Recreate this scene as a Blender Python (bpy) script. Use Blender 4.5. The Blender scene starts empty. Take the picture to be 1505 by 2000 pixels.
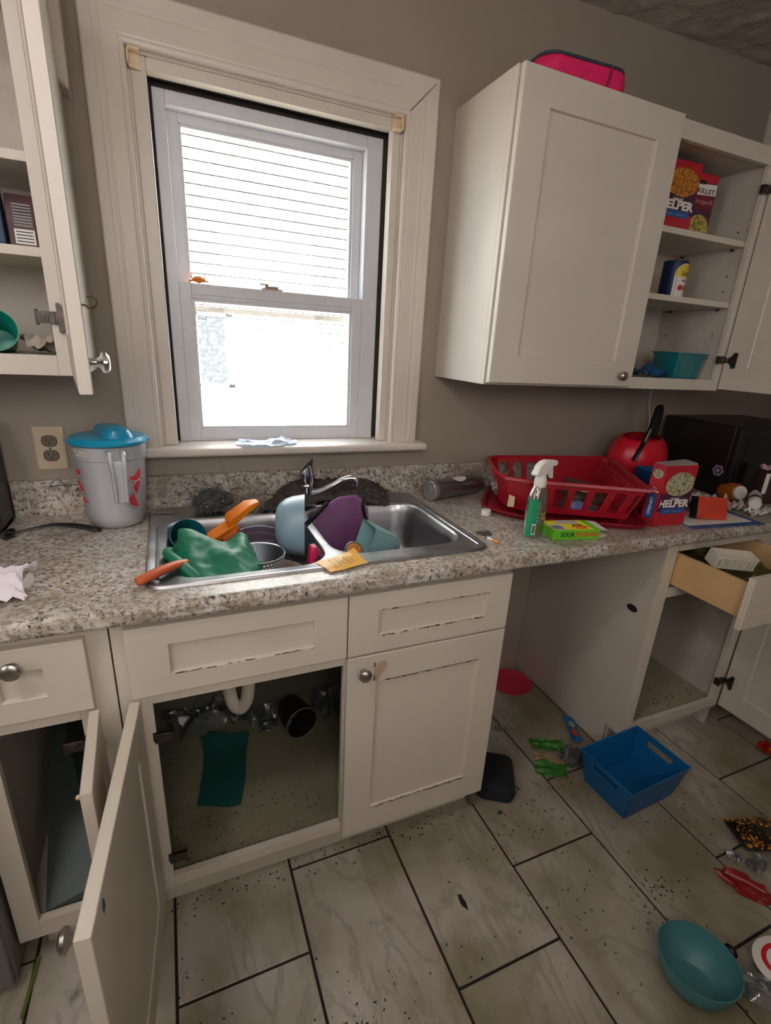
import bpy, bmesh, math, random
from mathutils import Vector, Matrix, noise, Euler
random.seed(7)
SC = bpy.context.scene
COL = SC.collection
PI = math.pi
# ------------------------------------------------------------------ camera
cam = bpy.data.cameras.new('camera'); cam_o = bpy.data.objects.new('camera', cam); COL.objects.link(cam_o)
cam.sensor_fit = 'HORIZONTAL'; cam.sensor_width = 36.0; cam.lens = 981.81 / 1505 * 36
cam.shift_x = -14.35 / 1505; cam.shift_y = 20.14 / 1505; cam.clip_start = 0.02
cam_o.matrix_world = Matrix(((0.91763, 0.08239, -0.38880, 0.10247),
                             (-0.39341, 0.32711, -0.85920, -1.61924),
                             (0.05639, 0.94139, 0.33258, 1.42213), (0, 0, 0, 1)))
SC.camera = cam_o
# ------------------------------------------------------------------ sky, sun, lamps, exposure
world = bpy.data.worlds.new('world'); SC.world = world; world.use_nodes = True
bg = world.node_tree.nodes['Background']; bg.inputs[0].default_value = (0.74, 0.87, 1.0, 1); bg.inputs[1].default_value = 6.5
def lamp(name, kind, loc, rot, energy, color, **k):
    l = bpy.data.lights.new(name, kind); l.energy = energy; l.color = color
    for a, v in k.items(): setattr(l, a, v)
    o = bpy.data.objects.new(name, l); COL.objects.link(o); o.location = loc; o.rotation_euler = rot
    return o
lamp('sun', 'SUN', (0, -3, 8), Euler((math.radians(38), 0, math.radians(20))), 140.0, (1.0, 0.97, 0.90), angle=0.01)
# added fill from the rear
lamp('rear_fill_light', 'AREA', (1.0, -3.1, 1.7), Euler((math.radians(90), 0, 0)), 8.5, (1.0, 0.91, 0.88), shape='RECTANGLE', size=0.8, size_y=1.1)
lamp('left_fill_light', 'AREA', (-1.2, -1.5, 1.7), Euler((math.radians(90), 0, math.radians(-60))), 9.0, (1.0, 0.92, 0.90), shape='RECTANGLE', size=0.8, size_y=1.1)  # added fill lamp; the left wall has no window
lamp('ceiling_lamp_light', 'AREA', (-0.5, -1.35, 2.36), Euler((0, 0, 0)), 8.0, (1.0, 0.93, 0.96), shape='DISK', size=0.3)
lamp('room_fill_light', 'AREA', (0.0, -2.3, 1.9), Euler((math.radians(90), 0, math.radians(-5))), 11.0, (1.0, 0.93, 0.91), shape='RECTANGLE', size=0.5, size_y=0.6)  # added fill lamp behind the camera, not a real room lamp
SC.view_settings.view_transform = 'Standard'; SC.view_settings.look = 'None'
SC.view_settings.gamma = 1.0; SC.view_settings.use_curve_mapping = False
SC.view_settings.exposure = 0.0
SC.cycles.max_bounces = 9; SC.cycles.diffuse_bounces = 5; SC.cycles.transparent_max_bounces = 16
SC.cycles.use_denoising = True; SC.cycles.sample_clamp_indirect = 6.0
SC.cycles.caustics_reflective = False; SC.cycles.caustics_refractive = False

# ------------------------------------------------------------------ materials
def lin(h):
    if isinstance(h, str):
        h = h.lstrip('#'); c = [int(h[i:i + 2], 16) / 255 for i in (0, 2, 4)]
    else: c = h
    return tuple(((x / 12.92) if x <= 0.04045 else ((x + 0.055) / 1.055) ** 2.4) for x in c) + (1.0,)
class NM:
    """small node graph helper"""
    def __init__(s, name):
        s.m = bpy.data.materials.new(name); s.m.use_nodes = True; s.t = s.m.node_tree; s.n = s.t.nodes
        s.b = s.n['Principled BSDF']; s.out = s.n['Material Output']
    def add(s, kind, **k):
        n = s.n.new(kind)
        for a, v in k.items():
            if a.startswith('i_'): n.inputs[a[2:].replace('_', ' ')].default_value = v
            else: setattr(n, a, v)
        return n
    def link(s, a, b): s.t.links.new(a, b)
    def coord(s, scale=(1, 1, 1), world=False, loc=(0, 0, 0)):
        mp = s.add('ShaderNodeMapping'); mp.inputs['Scale'].default_value = scale; mp.inputs['Location'].default_value = loc
        if world: g = s.add('ShaderNodeNewGeometry'); s.link(g.outputs['Position'], mp.inputs['Vector'])
        else: g = s.add('ShaderNodeTexCoord'); s.link(g.outputs['Object'], mp.inputs['Vector'])
        return mp.outputs['Vector']
    def noise(s, vec, scale, detail=4, rough=0.5, dist=0.0):
        n = s.add('ShaderNodeTexNoise'); n.inputs['Scale'].default_value = scale; n.inputs['Detail'].default_value = detail
        n.inputs['Roughness'].default_value = rough; n.inputs['Distortion'].default_value = dist
        if vec is not None: s.link(vec, n.inputs['Vector'])
        return n.outputs['Fac']
    def ramp(s, fac, stops):
        r = s.add('ShaderNodeValToRGB'); e = r.color_ramp.elements
        while len(e) < len(stops): e.new(0.5)
        for el, (p, c) in zip(e, stops): el.position = p; el.color = c if len(c) == 4 else tuple(c) + (1,)
        s.link(fac, r.inputs[0]); return r.outputs[0]
    def mix(s, fac, a, b, mode='MIX'):
        m = s.add('ShaderNodeMix', data_type='RGBA', blend_type=mode)
        for sock, v in ((m.inputs['Factor'], fac), (m.inputs['A'], a), (m.inputs['B'], b)):
            if hasattr(v, 'links') or hasattr(v, 'is_linked'): s.link(v, sock)
            else: sock.default_value = v
        # colour sockets share names; pick RGBA ones
        return m.outputs['Result'] if False else m.outputs[2]
    def bump(s, height, strength=0.2, dist=0.001):
        b = s.add('ShaderNodeBump'); b.inputs['Strength'].default_value = strength; b.inputs['Distance'].default_value = dist
        s.link(height, b.inputs['Height']); s.link(b.outputs[0], s.b.inputs['Normal'])
def mixc(s, fac, a, b, mode='MIX'):
    m = s.add('ShaderNodeMix', data_type='RGBA', blend_type=mode)
    for idx, v in ((0, fac), (6, a), (7, b)):
        if isinstance(v, bpy.types.NodeSocket): s.link(v, m.inputs[idx])
        else: m.inputs[idx].default_value = v
    return m.outputs[2]
NM.mix = mixc
MATS = {}
def mat(name, col, rough=0.5, metal=0.0, var=0.06, bump=0.0, bscale=60, **k):
    if name in MATS: return MATS[name]
    g = NM(name); c = lin(col); v = g.coord()
    f = g.noise(v, k.get('nscale', 14), 4)
    dark = tuple(x * (1 - var) for x in c[:3]) + (1,); lite = tuple(min(1, x * (1 + var)) for x in c[:3]) + (1,)
    g.link(g.ramp(f, [(0.3, dark), (0.7, lite)]), g.b.inputs['Base Color'])
    g.b.inputs['Roughness'].default_value = rough; g.b.inputs['Metallic'].default_value = metal
    if bump: g.bump(g.noise(v, bscale, 3), bump, 0.002)
    MATS[name] = g.m; return g.m
def speckled(name, base, dots, rough=0.5, scale=160, thr=0.7, big=None, bump=0.0, vnoise=0.08):
    """paint with small dark dirt specks"""
    if name in MATS: return MATS[name]
    g = NM(name); v = g.coord(world=True); c = lin(base)
    f = g.noise(v, 5, 5); col = g.ramp(f, [(0.3, tuple(x * (1 - vnoise) for x in c[:3]) + (1,)), (0.7, c)])
    s = g.noise(v, scale, 2, 0.6)
    dens = g.noise(v, 9, 3)
    mask = g.ramp(s, [(thr, (0, 0, 0)), (thr + 0.03, (1, 1, 1))])
    dm = g.ramp(dens, [(0.45, (0, 0, 0)), (0.62, (1, 1, 1))])
    mm = g.mix(1.0, mask, dm, 'MULTIPLY')
    col = g.mix(mm, col, lin(dots))
    if big: col = g.mix(g.ramp(g.noise(v, 6, 6, 0.65), [(0.5, (0, 0, 0)), (0.75, (0.8, 0.8, 0.8))]), col, lin(big))
    g.link(col, g.b.inputs['Base Color']); g.b.inputs['Roughness'].default_value = rough
    if bump: g.bump(g.noise(v, 90, 3), bump, 0.002)
    MATS[name] = g.m; return g.m
def see_through(name, col, clear=0.5, rough=0.15, gloss=0.06):
    if name in MATS: return MATS[name]
    g = NM(name); c = lin(col); g.b.inputs['Base Color'].default_value = c; g.b.inputs['Roughness'].default_value = rough
    tr = g.add('ShaderNodeBsdfTransparent'); tr.inputs[0].default_value = tuple(0.35 + 0.65 * x for x in c[:3]) + (1,)
    tl = g.add('ShaderNodeBsdfTranslucent'); tl.inputs[0].default_value = c
    m0 = g.add('ShaderNodeMixShader'); m0.inputs[0].default_value = 0.45
    g.link(g.b.outputs[0], m0.inputs[1]); g.link(tl.outputs[0], m0.inputs[2])
    m1 = g.add('ShaderNodeMixShader'); m1.inputs[0].default_value = clear
    g.link(m0.outputs[0], m1.inputs[1]); g.link(tr.outputs[0], m1.inputs[2])
    gl = g.add('ShaderNodeBsdfGlossy'); gl.inputs['Roughness'].default_value = rough
    m2 = g.add('ShaderNodeMixShader'); lw = g.add('ShaderNodeLayerWeight'); lw.inputs[0].default_value = 0.25
    mu = g.add('ShaderNodeMath', operation='MULTIPLY'); mu.inputs[1].default_value = min(1.0, gloss * 8); g.link(lw.outputs[1], mu.inputs[0])
    ad = g.add('ShaderNodeMath', operation='ADD'); ad.inputs[1].default_value = gloss; ad.use_clamp = True; g.link(mu.outputs[0], ad.inputs[0])
    g.link(ad.outputs[0], m2.inputs[0]); g.link(m1.outputs[0], m2.inputs[1]); g.link(gl.outputs[0], m2.inputs[2])
    g.link(m2.outputs[0], g.out.inputs[0]); MATS[name] = g.m; return g.m

def m_granite():
    g = NM('granite_laminate'); v = g.coord(world=True)
    W_ = lambda l: g.coord((1, 1, 1), True, l)
    base = g.ramp(g.noise(v, 30, 5, 0.62), [(0.32, lin('#a79a86')), (0.5, lin('#c1b9ac')), (0.7, lin('#d3cec8'))])
    br = g.ramp(g.noise(W_((3, 7, 1)), 70, 5, 0.7), [(0.52, (0, 0, 0)), (0.58, (0.8, 0.8, 0.8))])
    c = g.mix(br, base, lin('#857765'))
    gr = g.ramp(g.noise(W_((9, 2, 5)), 85, 6, 0.72), [(0.54, (0, 0, 0)), (0.59, (0.95, 0.95, 0.95))])
    c = g.mix(gr, c, lin('#706b6b'))
    dk = g.ramp(g.noise(W_((1, 8, 3)), 95, 6, 0.75), [(0.562, (0, 0, 0)), (0.595, (1, 1, 1))])
    c = g.mix(dk, c, lin('#2d2725'))
    patch_ = g.ramp(g.noise(W_((5, 5, 5)), 9, 4, 0.6), [(0.45, (0, 0, 0)), (0.68, (0.45, 0.45, 0.45))])
    c = g.mix(patch_, c, lin('#7d6e5a'))
    g.link(c, g.b.inputs['Base Color']); g.b.inputs['Roughness'].default_value = 0.30
    g.bump(g.noise(v, 220, 2), 0.12, 0.001); return g.m
def m_tile():
    g = NM('marble_tile'); oi = g.add('ShaderNodeObjectInfo')
    geo = g.add('ShaderNodeNewGeometry'); add = g.add('ShaderNodeVectorMath', operation='ADD')
    cx = g.add('ShaderNodeCombineXYZ'); mu = g.add('ShaderNodeMath', operation='MULTIPLY'); mu.inputs[1].default_value = 40
    g.link(oi.outputs['Random'], mu.inputs[0]); g.link(mu.outputs[0], cx.inputs[2]); g.link(mu.outputs[0], cx.inputs[0])
    g.link(geo.outputs['Position'], add.inputs[0]); g.link(cx.outputs[0], add.inputs[1]); v = add.outputs[0]
    mp = g.add('ShaderNodeMapping'); mp.inputs['Rotation'].default_value = (0, 0, 0.35); mp.inputs['Scale'].default_value = (3.4, 1.1, 1); g.link(v, mp.inputs['Vector'])
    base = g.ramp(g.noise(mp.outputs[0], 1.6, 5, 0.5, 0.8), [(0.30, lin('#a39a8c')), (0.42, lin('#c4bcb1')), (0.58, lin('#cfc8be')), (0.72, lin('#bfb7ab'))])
    vein = g.ramp(g.noise(mp.outputs[0], 2.3, 6, 0.55, 1.1), [(0.455, (0, 0, 0)), (0.495, (0.55, 0.55, 0.55)), (0.53, (0, 0, 0))])
    c = g.mix(vein, base, lin('#8e8b82'))
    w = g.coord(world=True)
    grime_shade = g.ramp(g.noise(w, 1.9, 5, 0.55), [(0.30, (0.05, 0.05, 0.05)), (0.62, (0.9, 0.9, 0.9))])  # floor dirt, made stronger to stand in for shade on the tiles
    c = g.mix(grime_shade, c, lin('#736a4c'))
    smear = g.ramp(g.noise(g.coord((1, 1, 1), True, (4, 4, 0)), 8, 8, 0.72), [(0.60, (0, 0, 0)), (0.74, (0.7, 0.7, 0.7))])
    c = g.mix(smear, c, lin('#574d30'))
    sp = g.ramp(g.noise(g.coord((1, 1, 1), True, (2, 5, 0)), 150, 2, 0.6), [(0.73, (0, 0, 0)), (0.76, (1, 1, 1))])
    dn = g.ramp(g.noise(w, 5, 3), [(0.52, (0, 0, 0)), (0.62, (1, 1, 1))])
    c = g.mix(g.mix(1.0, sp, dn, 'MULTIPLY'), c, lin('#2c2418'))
    g.link(c, g.b.inputs['Base Color']); g.b.inputs['Roughness'].default_value = 0.38
    g.bump(g.noise(w, 60, 3), 0.04, 0.001); return g.m
def m_steel(name='brushed_steel', rough=0.28, c='#b9b9ba', aniso=True):
    g = NM(name); v = g.coord((2, 60, 60)); 
    g.link(g.ramp(g.noise(v, 6, 4), [(0.3, tuple(x * 0.8 for x in lin(c)[:3]) + (1,)), (0.7, lin(c))]), g.b.inputs['Base Color'])
    g.b.inputs['Metallic'].default_value = 1.0
    r = g.ramp(g.noise(g.coord(), 14, 5), [(0.3, (rough,) * 3), (0.75, (rough + 0.2,) * 3)]); g.link(r, g.b.inputs['Roughness'])
    g.bump(g.noise(v, 30, 2), 0.06, 0.0005); MATS[name] = g.m; return g.m
def m_holes():
    """perforated sheet: round holes on a grid cut through the surface"""
    g = NM('perforated_steel'); g.b.inputs['Metallic'].default_value = 1; g.b.inputs['Base Color'].default_value = lin('#8f8d8a'); g.b.inputs['Roughness'].default_value = 0.4
    return g.m
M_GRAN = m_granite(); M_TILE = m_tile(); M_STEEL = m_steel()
M_CHROME = mat('chrome', '#d8d8da', 0.12, 1.0, 0.02)
M_NICKEL = mat('satin_nickel', '#b0aba4', 0.3, 1.0, 0.04)
M_HINGE = mat('hinge_steel', '#5f5852', 0.4, 1.0, 0.25, nscale=80)
M_CAB = speckled('cabinet_paint', '#ccc3b3', '#5b4a38', 0.42, 150, 0.76, None)
M_CABU = speckled('upper_cabinet_paint', '#cfc7ba', '#6d5c48', 0.45, 150, 0.80, None)
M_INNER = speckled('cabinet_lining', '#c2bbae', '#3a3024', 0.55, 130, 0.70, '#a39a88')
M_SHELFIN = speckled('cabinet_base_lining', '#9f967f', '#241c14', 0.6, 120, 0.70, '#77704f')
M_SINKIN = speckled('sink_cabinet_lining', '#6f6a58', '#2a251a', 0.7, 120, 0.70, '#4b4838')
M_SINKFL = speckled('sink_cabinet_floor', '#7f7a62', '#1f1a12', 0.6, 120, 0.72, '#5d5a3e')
M_TRIM = speckled('window_trim_paint', '#d5cbc0', '#6b5a48', 0.38, 120, 0.78, None, 0.15)
M_VINYL = mat('window_vinyl', '#cfcfd2', 0.35, 0, 0.04)
M_WALL = mat('taupe_wall_paint', '#988d7f', 0.6, 0, 0.05, 0.15, 120, nscale=3)
M_GROUT = mat('dark_grout', '#1f1a15', 0.9, 0, 0.2)
M_BIRCH = mat('birch_wood', '#d2ae7c', 0.5, 0, 0.08)
M_BLACK = mat('black_plastic', '#15161a', 0.35, 0, 0.2)
M_DARK = mat('dark_gap', '#1b1714', 0.8, 0, 0.2)
M_CHIP = mat('exposed_brown_board', '#5b4632', 0.9, 0, 0.25, nscale=200)
M_WHITE = mat('white_plastic', '#e2ded6', 0.35, 0, 0.03)
M_WPRINT = mat('white_print', '#e6e2da', 0.5, 0, 0.02)
M_KPRINT = mat('black_print', '#1a1718', 0.5, 0, 0.02)
M_PAPER = mat('crumpled_paper', '#d9d4cc', 0.8, 0, 0.05)
M_CLEAR = see_through('clear_film', '#d8dadb', 0.72, 0.08, 0.12)

# ------------------------------------------------------------------ mesh helpers
def bx(bm, x0, x1, y0, y1, z0, z1, M=None):
    vs = [Vector((x, y, z)) for x in (x0, x1) for y in (y0, y1) for z in (z0, z1)]
    if M is not None: vs = [M @ v for v in vs]
    v = [bm.verts.new(p) for p in vs]
    for f in ((0, 1, 3, 2), (4, 6, 7, 5), (0, 4, 5, 1), (2, 3, 7, 6), (0, 2, 6, 4), (1, 5, 7, 3)): bm.faces.new([v[i] for i in f])
def loft(bm, loops, caps=(True, True), M=None, closed=True):
    L = []
    for lp in loops: L.append([bm.verts.new((M @ Vector(p)) if M is not None else Vector(p)) for p in lp])
    n = len(L[0])
    for a, b in zip(L, L[1:]):
        for i in range(n if closed else n - 1):
            j = (i + 1) % n
            try: bm.faces.new((a[i], a[j], b[j], b[i]))
            except ValueError: pass
    if caps[0]: bm.faces.new(L[0][::-1])
    if caps[1]: bm.faces.new(L[-1])
    return L
def lathe(bm, prof, n=32, M=None, caps=(True, True), sx=1.0, sy=1.0):
    loops = [[(r * sx * math.cos(2 * PI * i / n), r * sy * math.sin(2 * PI * i / n), z) for i in range(n)] for r, z in prof]
    loft(bm, loops, caps, M)
def tube(bm, pts, rad, n=10, caps=True, M=None, flat=1.0):
    pts = [Vector(p) for p in pts]
    if not isinstance(rad, (list, tuple)): rad = [rad] * len(pts)
    loops = []; up = None
    for i, p in enumerate(pts):
        d = (pts[min(i + 1, len(pts) - 1)] - pts[max(i - 1, 0)]).normalized()
        if up is None: up = Vector((0, 0, 1)) if abs(d.z) < 0.9 else Vector((1, 0, 0))
        s = d.cross(up)
        if s.length < 1e-4: s = d.cross(Vector((0, 1, 0)))
        s.normalize(); up = s.cross(d).normalized(); r = rad[i]
        loops.append([p + s * (r * math.cos(2 * PI * k / n)) + up * (r * flat * math.sin(2 * PI * k / n)) for k in range(n)])
    loft(bm, loops, (caps, caps), M)
def prism(bm, poly, z0, z1, M=None):
    loft(bm, [[(x, y, z0) for x, y in poly], [(x, y, z1) for x, y in poly]], (True, True), M)
def rrect(w, h, r, n=5, cx=0, cy=0):
    out = []
    for (sx, sy, a0) in ((1, 1, 0), (-1, 1, 90), (-1, -1, 180), (1, -1, 270)):
        for k in range(n + 1):
            a = math.radians(a0 + 90 * k / n); out.append((cx + sx * (w / 2 - r) + r * math.cos(a), cy + sy * (h / 2 - r) + r * math.sin(a)))
    return out
def smoothpath(pts, k=6):
    """Catmull-Rom through points"""
    P = [Vector(p) for p in pts]; P = [2 * P[0] - P[1]] + P + [2 * P[-1] - P[-2]]; out = []
    for i in range(1, len(P) - 2):
        for j in range(k):
            t = j / k; a, b, c, d = P[i - 1:i + 3]
            out.append(0.5 * ((2 * b) + (c - a) * t + (2 * a - 5 * b + 4 * c - d) * t * t + (-a + 3 * b - 3 * c + d) * t ** 3))
    out.append(P[-2]); return out
def obj(name, bm, m, parent=None, smooth=False, bevel=0.0, label=None, kind=None, M=None):
    me = bpy.data.meshes.new(name)
    bmesh.ops.recalc_face_normals(bm, faces=bm.faces[:]); bm.to_mesh(me); bm.free()
    if m is not None: me.materials.append(m)
    o = bpy.data.objects.new(name, me); COL.objects.link(o)
    if parent is not None: o.parent = parent
    if M is not None: o.matrix_local = M
    if smooth:
        me.polygons.foreach_set('use_smooth', [True] * len(me.polygons))
        try: me.set_sharp_from_angle(angle=math.radians(38))
        except Exception: pass
    if bevel:
        b = o.modifiers.new('bevel', 'BEVEL'); b.width = bevel; b.segments = 2; b.limit_method = 'ANGLE'; b.angle_limit = math.radians(40)
    if label: o['label'] = label
    if kind: o['kind'] = kind
    return o
def tag(o, label, cat, group=None, kind=None):
    o['label'] = label; o['category'] = cat
    if group: o['group'] = group
    if kind: o['kind'] = kind
    return o
def thing(name, label, cat, loc=(0, 0, 0), rz=0.0, group=None, rot=None):
    o = bpy.data.objects.new(name, None); COL.objects.link(o); o.empty_display_size = 0.05
    o.location = loc; o.rotation_euler = rot if rot else (0, 0, rz); return tag(o, label, cat, group)
def struct(name, bm, m, parent=None, **k):
    o = obj(name, bm, m, parent, **k); o['kind'] = 'structure'; return o
def box(name, m, parent, x0, x1, y0, y1, z0, z1, bevel=0.0, label=None, M=None):
    bm = bmesh.new(); bx(bm, x0, x1, y0, y1, z0, z1); return obj(name, bm, m, parent, bevel=bevel, label=label, M=M)
def B(*a):
    bm = bmesh.new()
    for q in a: bx(bm, *q)
    return bm
def text(s, size, m, parent, M, name='lettering', extrude=0.0003, width=None, sx=1.0, bold=0.0):
    """flat print: glyphs in local XY of M, origin at the centre of the word"""
    cu = bpy.data.curves.new('t', 'FONT'); cu.body = s; cu.size = size; cu.align_x = 'CENTER'; cu.align_y = 'CENTER'
    cu.extrude = extrude; cu.resolution_u = 2; cu.offset = bold
    to = bpy.data.objects.new('t', cu); COL.objects.link(to); bpy.context.view_layer.update()
    me = bpy.data.meshes.new_from_object(to.evaluated_get(bpy.context.evaluated_depsgraph_get()))
    bpy.data.objects.remove(to); me.materials.clear(); me.materials.append(m)
    if width and len(me.vertices):
        xs = [v.co.x for v in me.vertices]; k = width / (max(xs) - min(xs)); c = (max(xs) + min(xs)) / 2
        for v in me.vertices: v.co.x = (v.co.x - c) * k
    o = bpy.data.objects.new(name, me); COL.objects.link(o)
    if parent is not None: o.parent = parent
    o.matrix_local = M; return o
def facing(origin, right, up):
    """matrix whose X is right, Y is up, Z the outward normal"""
    r = Vector(right).normalized(); u = Vector(up).normalized(); n = r.cross(u)
    return Matrix(((r.x, u.x, n.x, origin[0]), (r.y, u.y, n.y, origin[1]), (r.z, u.z, n.z, origin[2]), (0, 0, 0, 1)))
def patch(name, poly, m, parent, M, t=0.0004, label=None):
    bm = bmesh.new(); prism(bm, poly, 0, t, M); return obj(name, bm, m, parent, label=label)
def crumple(w, d, h, seed, n=16, fold=0.5, edge=0.18, th=0.0012, curl=0.0, freq=2.2, cut=0.25):
    """crumpled sheet as one closed thin mesh, lowest point at z=0"""
    bm = bmesh.new(); S = Vector((seed * 3.1, seed * 1.7, seed * 0.9)); g = []
    for i in range(n + 1):
        row = []
        for j in range(n + 1):
            u, v = i / n - 0.5, j / n - 0.5
            q = Vector((u * freq, v * freq, 0)) + S
            z = abs(noise.noise(q * 1.3)) * 1.1 + fold * abs(noise.noise(q * 2.9)) + 0.25 * abs(noise.noise(q * 6))
            e = 1 - edge * (noise.noise(Vector((math.atan2(v, u) * 1.4, seed, 0))) + 0.4)
            sq = 1 - cut * min(1, (4 * abs(u * v)))
            x = u * w * e * sq + 0.12 * w * noise.noise(q * 1.9 + Vector((5, 0, 0))); y = v * d * e * sq + 0.12 * d * noise.noise(q * 1.9 + Vector((0, 5, 0)))
            row.append(Vector((x, y, z * h + curl * (u * u + v * v) * h)))
        g.append(row)
    mz = min(p.z for r in g for p in r)
    top = [[bm.verts.new(p - Vector((0, 0, mz - th))) for p in r] for r in g]; bot = [[bm.verts.new(p - Vector((0, 0, mz))) for p in r] for r in g]
    for i in range(n):
        for j in range(n):
            bm.faces.new((top[i][j], top[i + 1][j], top[i + 1][j + 1], top[i][j + 1])); bm.faces.new((bot[i][j], bot[i][j + 1], bot[i + 1][j + 1], bot[i + 1][j]))
    for i in range(n):
        bm.faces.new((top[i][0], bot[i][0], bot[i + 1][0], top[i + 1][0])); bm.faces.new((top[i][n], top[i + 1][n], bot[i + 1][n], bot[i][n]))
        bm.faces.new((top[0][i], top[0][i + 1], bot[0][i + 1], bot[0][i])); bm.faces.new((top[n][i], bot[n][i], bot[n][i + 1], top[n][i + 1]))
    return bm
def drape(ctrl, nu=18, nv=18, amp=0.004, seed=1.0, th=0.0015, freq=22):
    """cloth surface through a grid of control points (rows of equal length), with small folds"""
    rows = [smoothpath(r, max(1, nv // (len(r) - 1))) for r in ctrl]
    cols = list(zip(*rows)); cols = [smoothpath(c, max(1, nu // (len(ctrl) - 1))) for c in cols]
    G = [list(r) for r in zip(*cols)]; n0, n1 = len(G), len(G[0]); bm = bmesh.new(); T, Bt = [], []
    for i in range(n0):
        t, b = [], []
        for j in range(n1):
            p = G[i][j]; a = G[min(i + 1, n0 - 1)][j] - G[max(i - 1, 0)][j]; c = G[i][min(j + 1, n1 - 1)] - G[i][max(j - 1, 0)]
            nn = a.cross(c); nn = nn.normalized() if nn.length > 1e-9 else Vector((0, 0, 1))
            q = p * freq + Vector((seed, seed, seed)); d = amp * (noise.noise(q) + 0.5 * noise.noise(q * 2.3))
            t.append(bm.verts.new(p + nn * (d + th))); b.append(bm.verts.new(p + nn * d))
        T.append(t); Bt.append(b)
    for i in range(n0 - 1):
        for j in range(n1 - 1):
            bm.faces.new((T[i][j], T[i + 1][j], T[i + 1][j + 1], T[i][j + 1])); bm.faces.new((Bt[i][j], Bt[i][j + 1], Bt[i + 1][j + 1], Bt[i + 1][j]))
    for i in range(n0 - 1):
        bm.faces.new((T[i][0], Bt[i][0], Bt[i + 1][0], T[i + 1][0])); bm.faces.new((T[i][-1], T[i + 1][-1], Bt[i + 1][-1], Bt[i][-1]))
    for j in range(n1 - 1):
        bm.faces.new((T[0][j], T[0][j + 1], Bt[0][j + 1], Bt[0][j])); bm.faces.new((T[-1][j], Bt[-1][j], Bt[-1][j + 1], T[-1][j + 1]))
    return bm
def copy_tree(o, parent=None):
    c = o.copy(); COL.objects.link(c); c.parent = parent
    for ch in list(o.children): copy_tree(ch, c)
    return c
TR = Matrix.Translation
def RX(a): return Matrix.Rotation(math.radians(a), 4, 'X')
def RY(a): return Matrix.Rotation(math.radians(a), 4, 'Y')
def RZ(a): return Matrix.Rotation(math.radians(a), 4, 'Z')

# ------------------------------------------------------------------ room shell
XL, XR, YR, CZ = -1.3, 2.9, -3.45, 2.46
# floor: grout bed + individually laid tiles (stagger 1/3)
fl = struct('floor', B((XL, XR, YR, 0.0, -0.05, -0.004)), M_GROUT)
tw, tl, gp = 0.3035, 0.6096, 0.0068
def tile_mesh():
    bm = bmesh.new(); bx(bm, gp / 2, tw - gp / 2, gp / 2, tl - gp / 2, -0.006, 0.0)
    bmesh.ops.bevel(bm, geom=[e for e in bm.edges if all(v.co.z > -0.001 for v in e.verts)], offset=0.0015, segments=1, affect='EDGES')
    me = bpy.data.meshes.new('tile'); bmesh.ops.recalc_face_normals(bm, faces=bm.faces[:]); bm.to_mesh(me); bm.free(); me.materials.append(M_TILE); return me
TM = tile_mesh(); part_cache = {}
yoff = {0: -0.819, 1: -0.600, 2: -1.022}
for c in range(-5, 10):
    x0 = 0.008 + c * tw
    base = yoff[c % 3]
    k = -8
    while k < 8:
        y1 = base + k * tl; y0 = y1 - tl; k += 1
        if y0 > -0.01 or y1 < YR: continue
        ax0, ax1 = max(x0 + gp / 2, XL), min(x0 + tw - gp / 2, XR)
        if ax1 - ax0 < 0.02: continue
        ay0, ay1 = max(y0 + gp / 2, YR), min(y1 - gp / 2, -0.001)
        if ay1 - ay0 < 0.02: continue
        if ax1 - ax0 > tw - gp - 1e-4 and ay1 - ay0 > tl - gp - 1e-4:
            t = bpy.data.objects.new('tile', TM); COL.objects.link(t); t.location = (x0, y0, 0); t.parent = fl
        else:
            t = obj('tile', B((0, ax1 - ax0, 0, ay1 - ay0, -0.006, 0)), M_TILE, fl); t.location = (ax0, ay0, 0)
# back wall with window hole
WX0, WX1, WZ0, WZ1, WT = 0.08, 0.79, 1.086, 2.035, 0.17
struct('wall_back', B((XL, WX0, 0, WT, -0.05, 2.6), (WX1, XR, 0, WT, -0.05, 2.6), (WX0, WX1, 0, WT, -0.05, WZ0), (WX0, WX1, 0, WT, WZ1, 2.6)), M_WALL)
struct('wall_left', B((XL - 0.1, XL, YR, 0, -0.05, 2.6)), M_WALL)
struct('wall_right', B((XR, XR + 0.1, YR, 0, -0.05, 2.6)), M_WALL)
struct('wall_light_blocker', B((0.14, XR, -2.12, -2.02, 0, 0.86)), M_WALL)  # unseen low wall added to keep rear light off the floor
struct('wall_rear', B((XL, XR, YR - 0.1, YR, -0.05, 2.6)), M_WALL)
def m_ceiling():
    g = NM('textured_ceiling'); v = g.coord(world=True)
    g.link(g.ramp(g.noise(v, 5, 4), [(0.3, lin('#aea496')), (0.7, lin('#c0b7a9'))]), g.b.inputs['Base Color'])
    g.b.inputs['Roughness'].default_value = 0.85; g.bump(g.noise(v, 38, 5, 0.6), 0.7, 0.006); return g.m
bm = bmesh.new(); n = 260; G = []
for i in range(n + 1):
    r = []
    for j in range(n + 1):
        x = XL + (XR - XL) * i / n; y = YR - YR * j / n
        q = Vector((x * 9, y * 9, 0)); h = (max(0, noise.noise(q * 1.6)) + 0.7 * max(0, noise.noise(q * 4.1))) * 0.008
        z = 2.443 + 0.036 * (x - 1.35) / 0.93 - h + 0.004
        r.append(bm.verts.new((x, y, z)))
    G.append(r)
for i in range(n):
    for j in range(n): bm.faces.new((G[i][j], G[i][j + 1], G[i + 1][j + 1], G[i + 1][j]))
top = [bm.verts.new(p) for p in ((XL, YR, 2.65), (XR, YR, 2.65), (XR, 0, 2.65), (XL, 0, 2.65))]; bm.faces.new(top)
struct('ceiling', bm, m_ceiling(), smooth=True)
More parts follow.
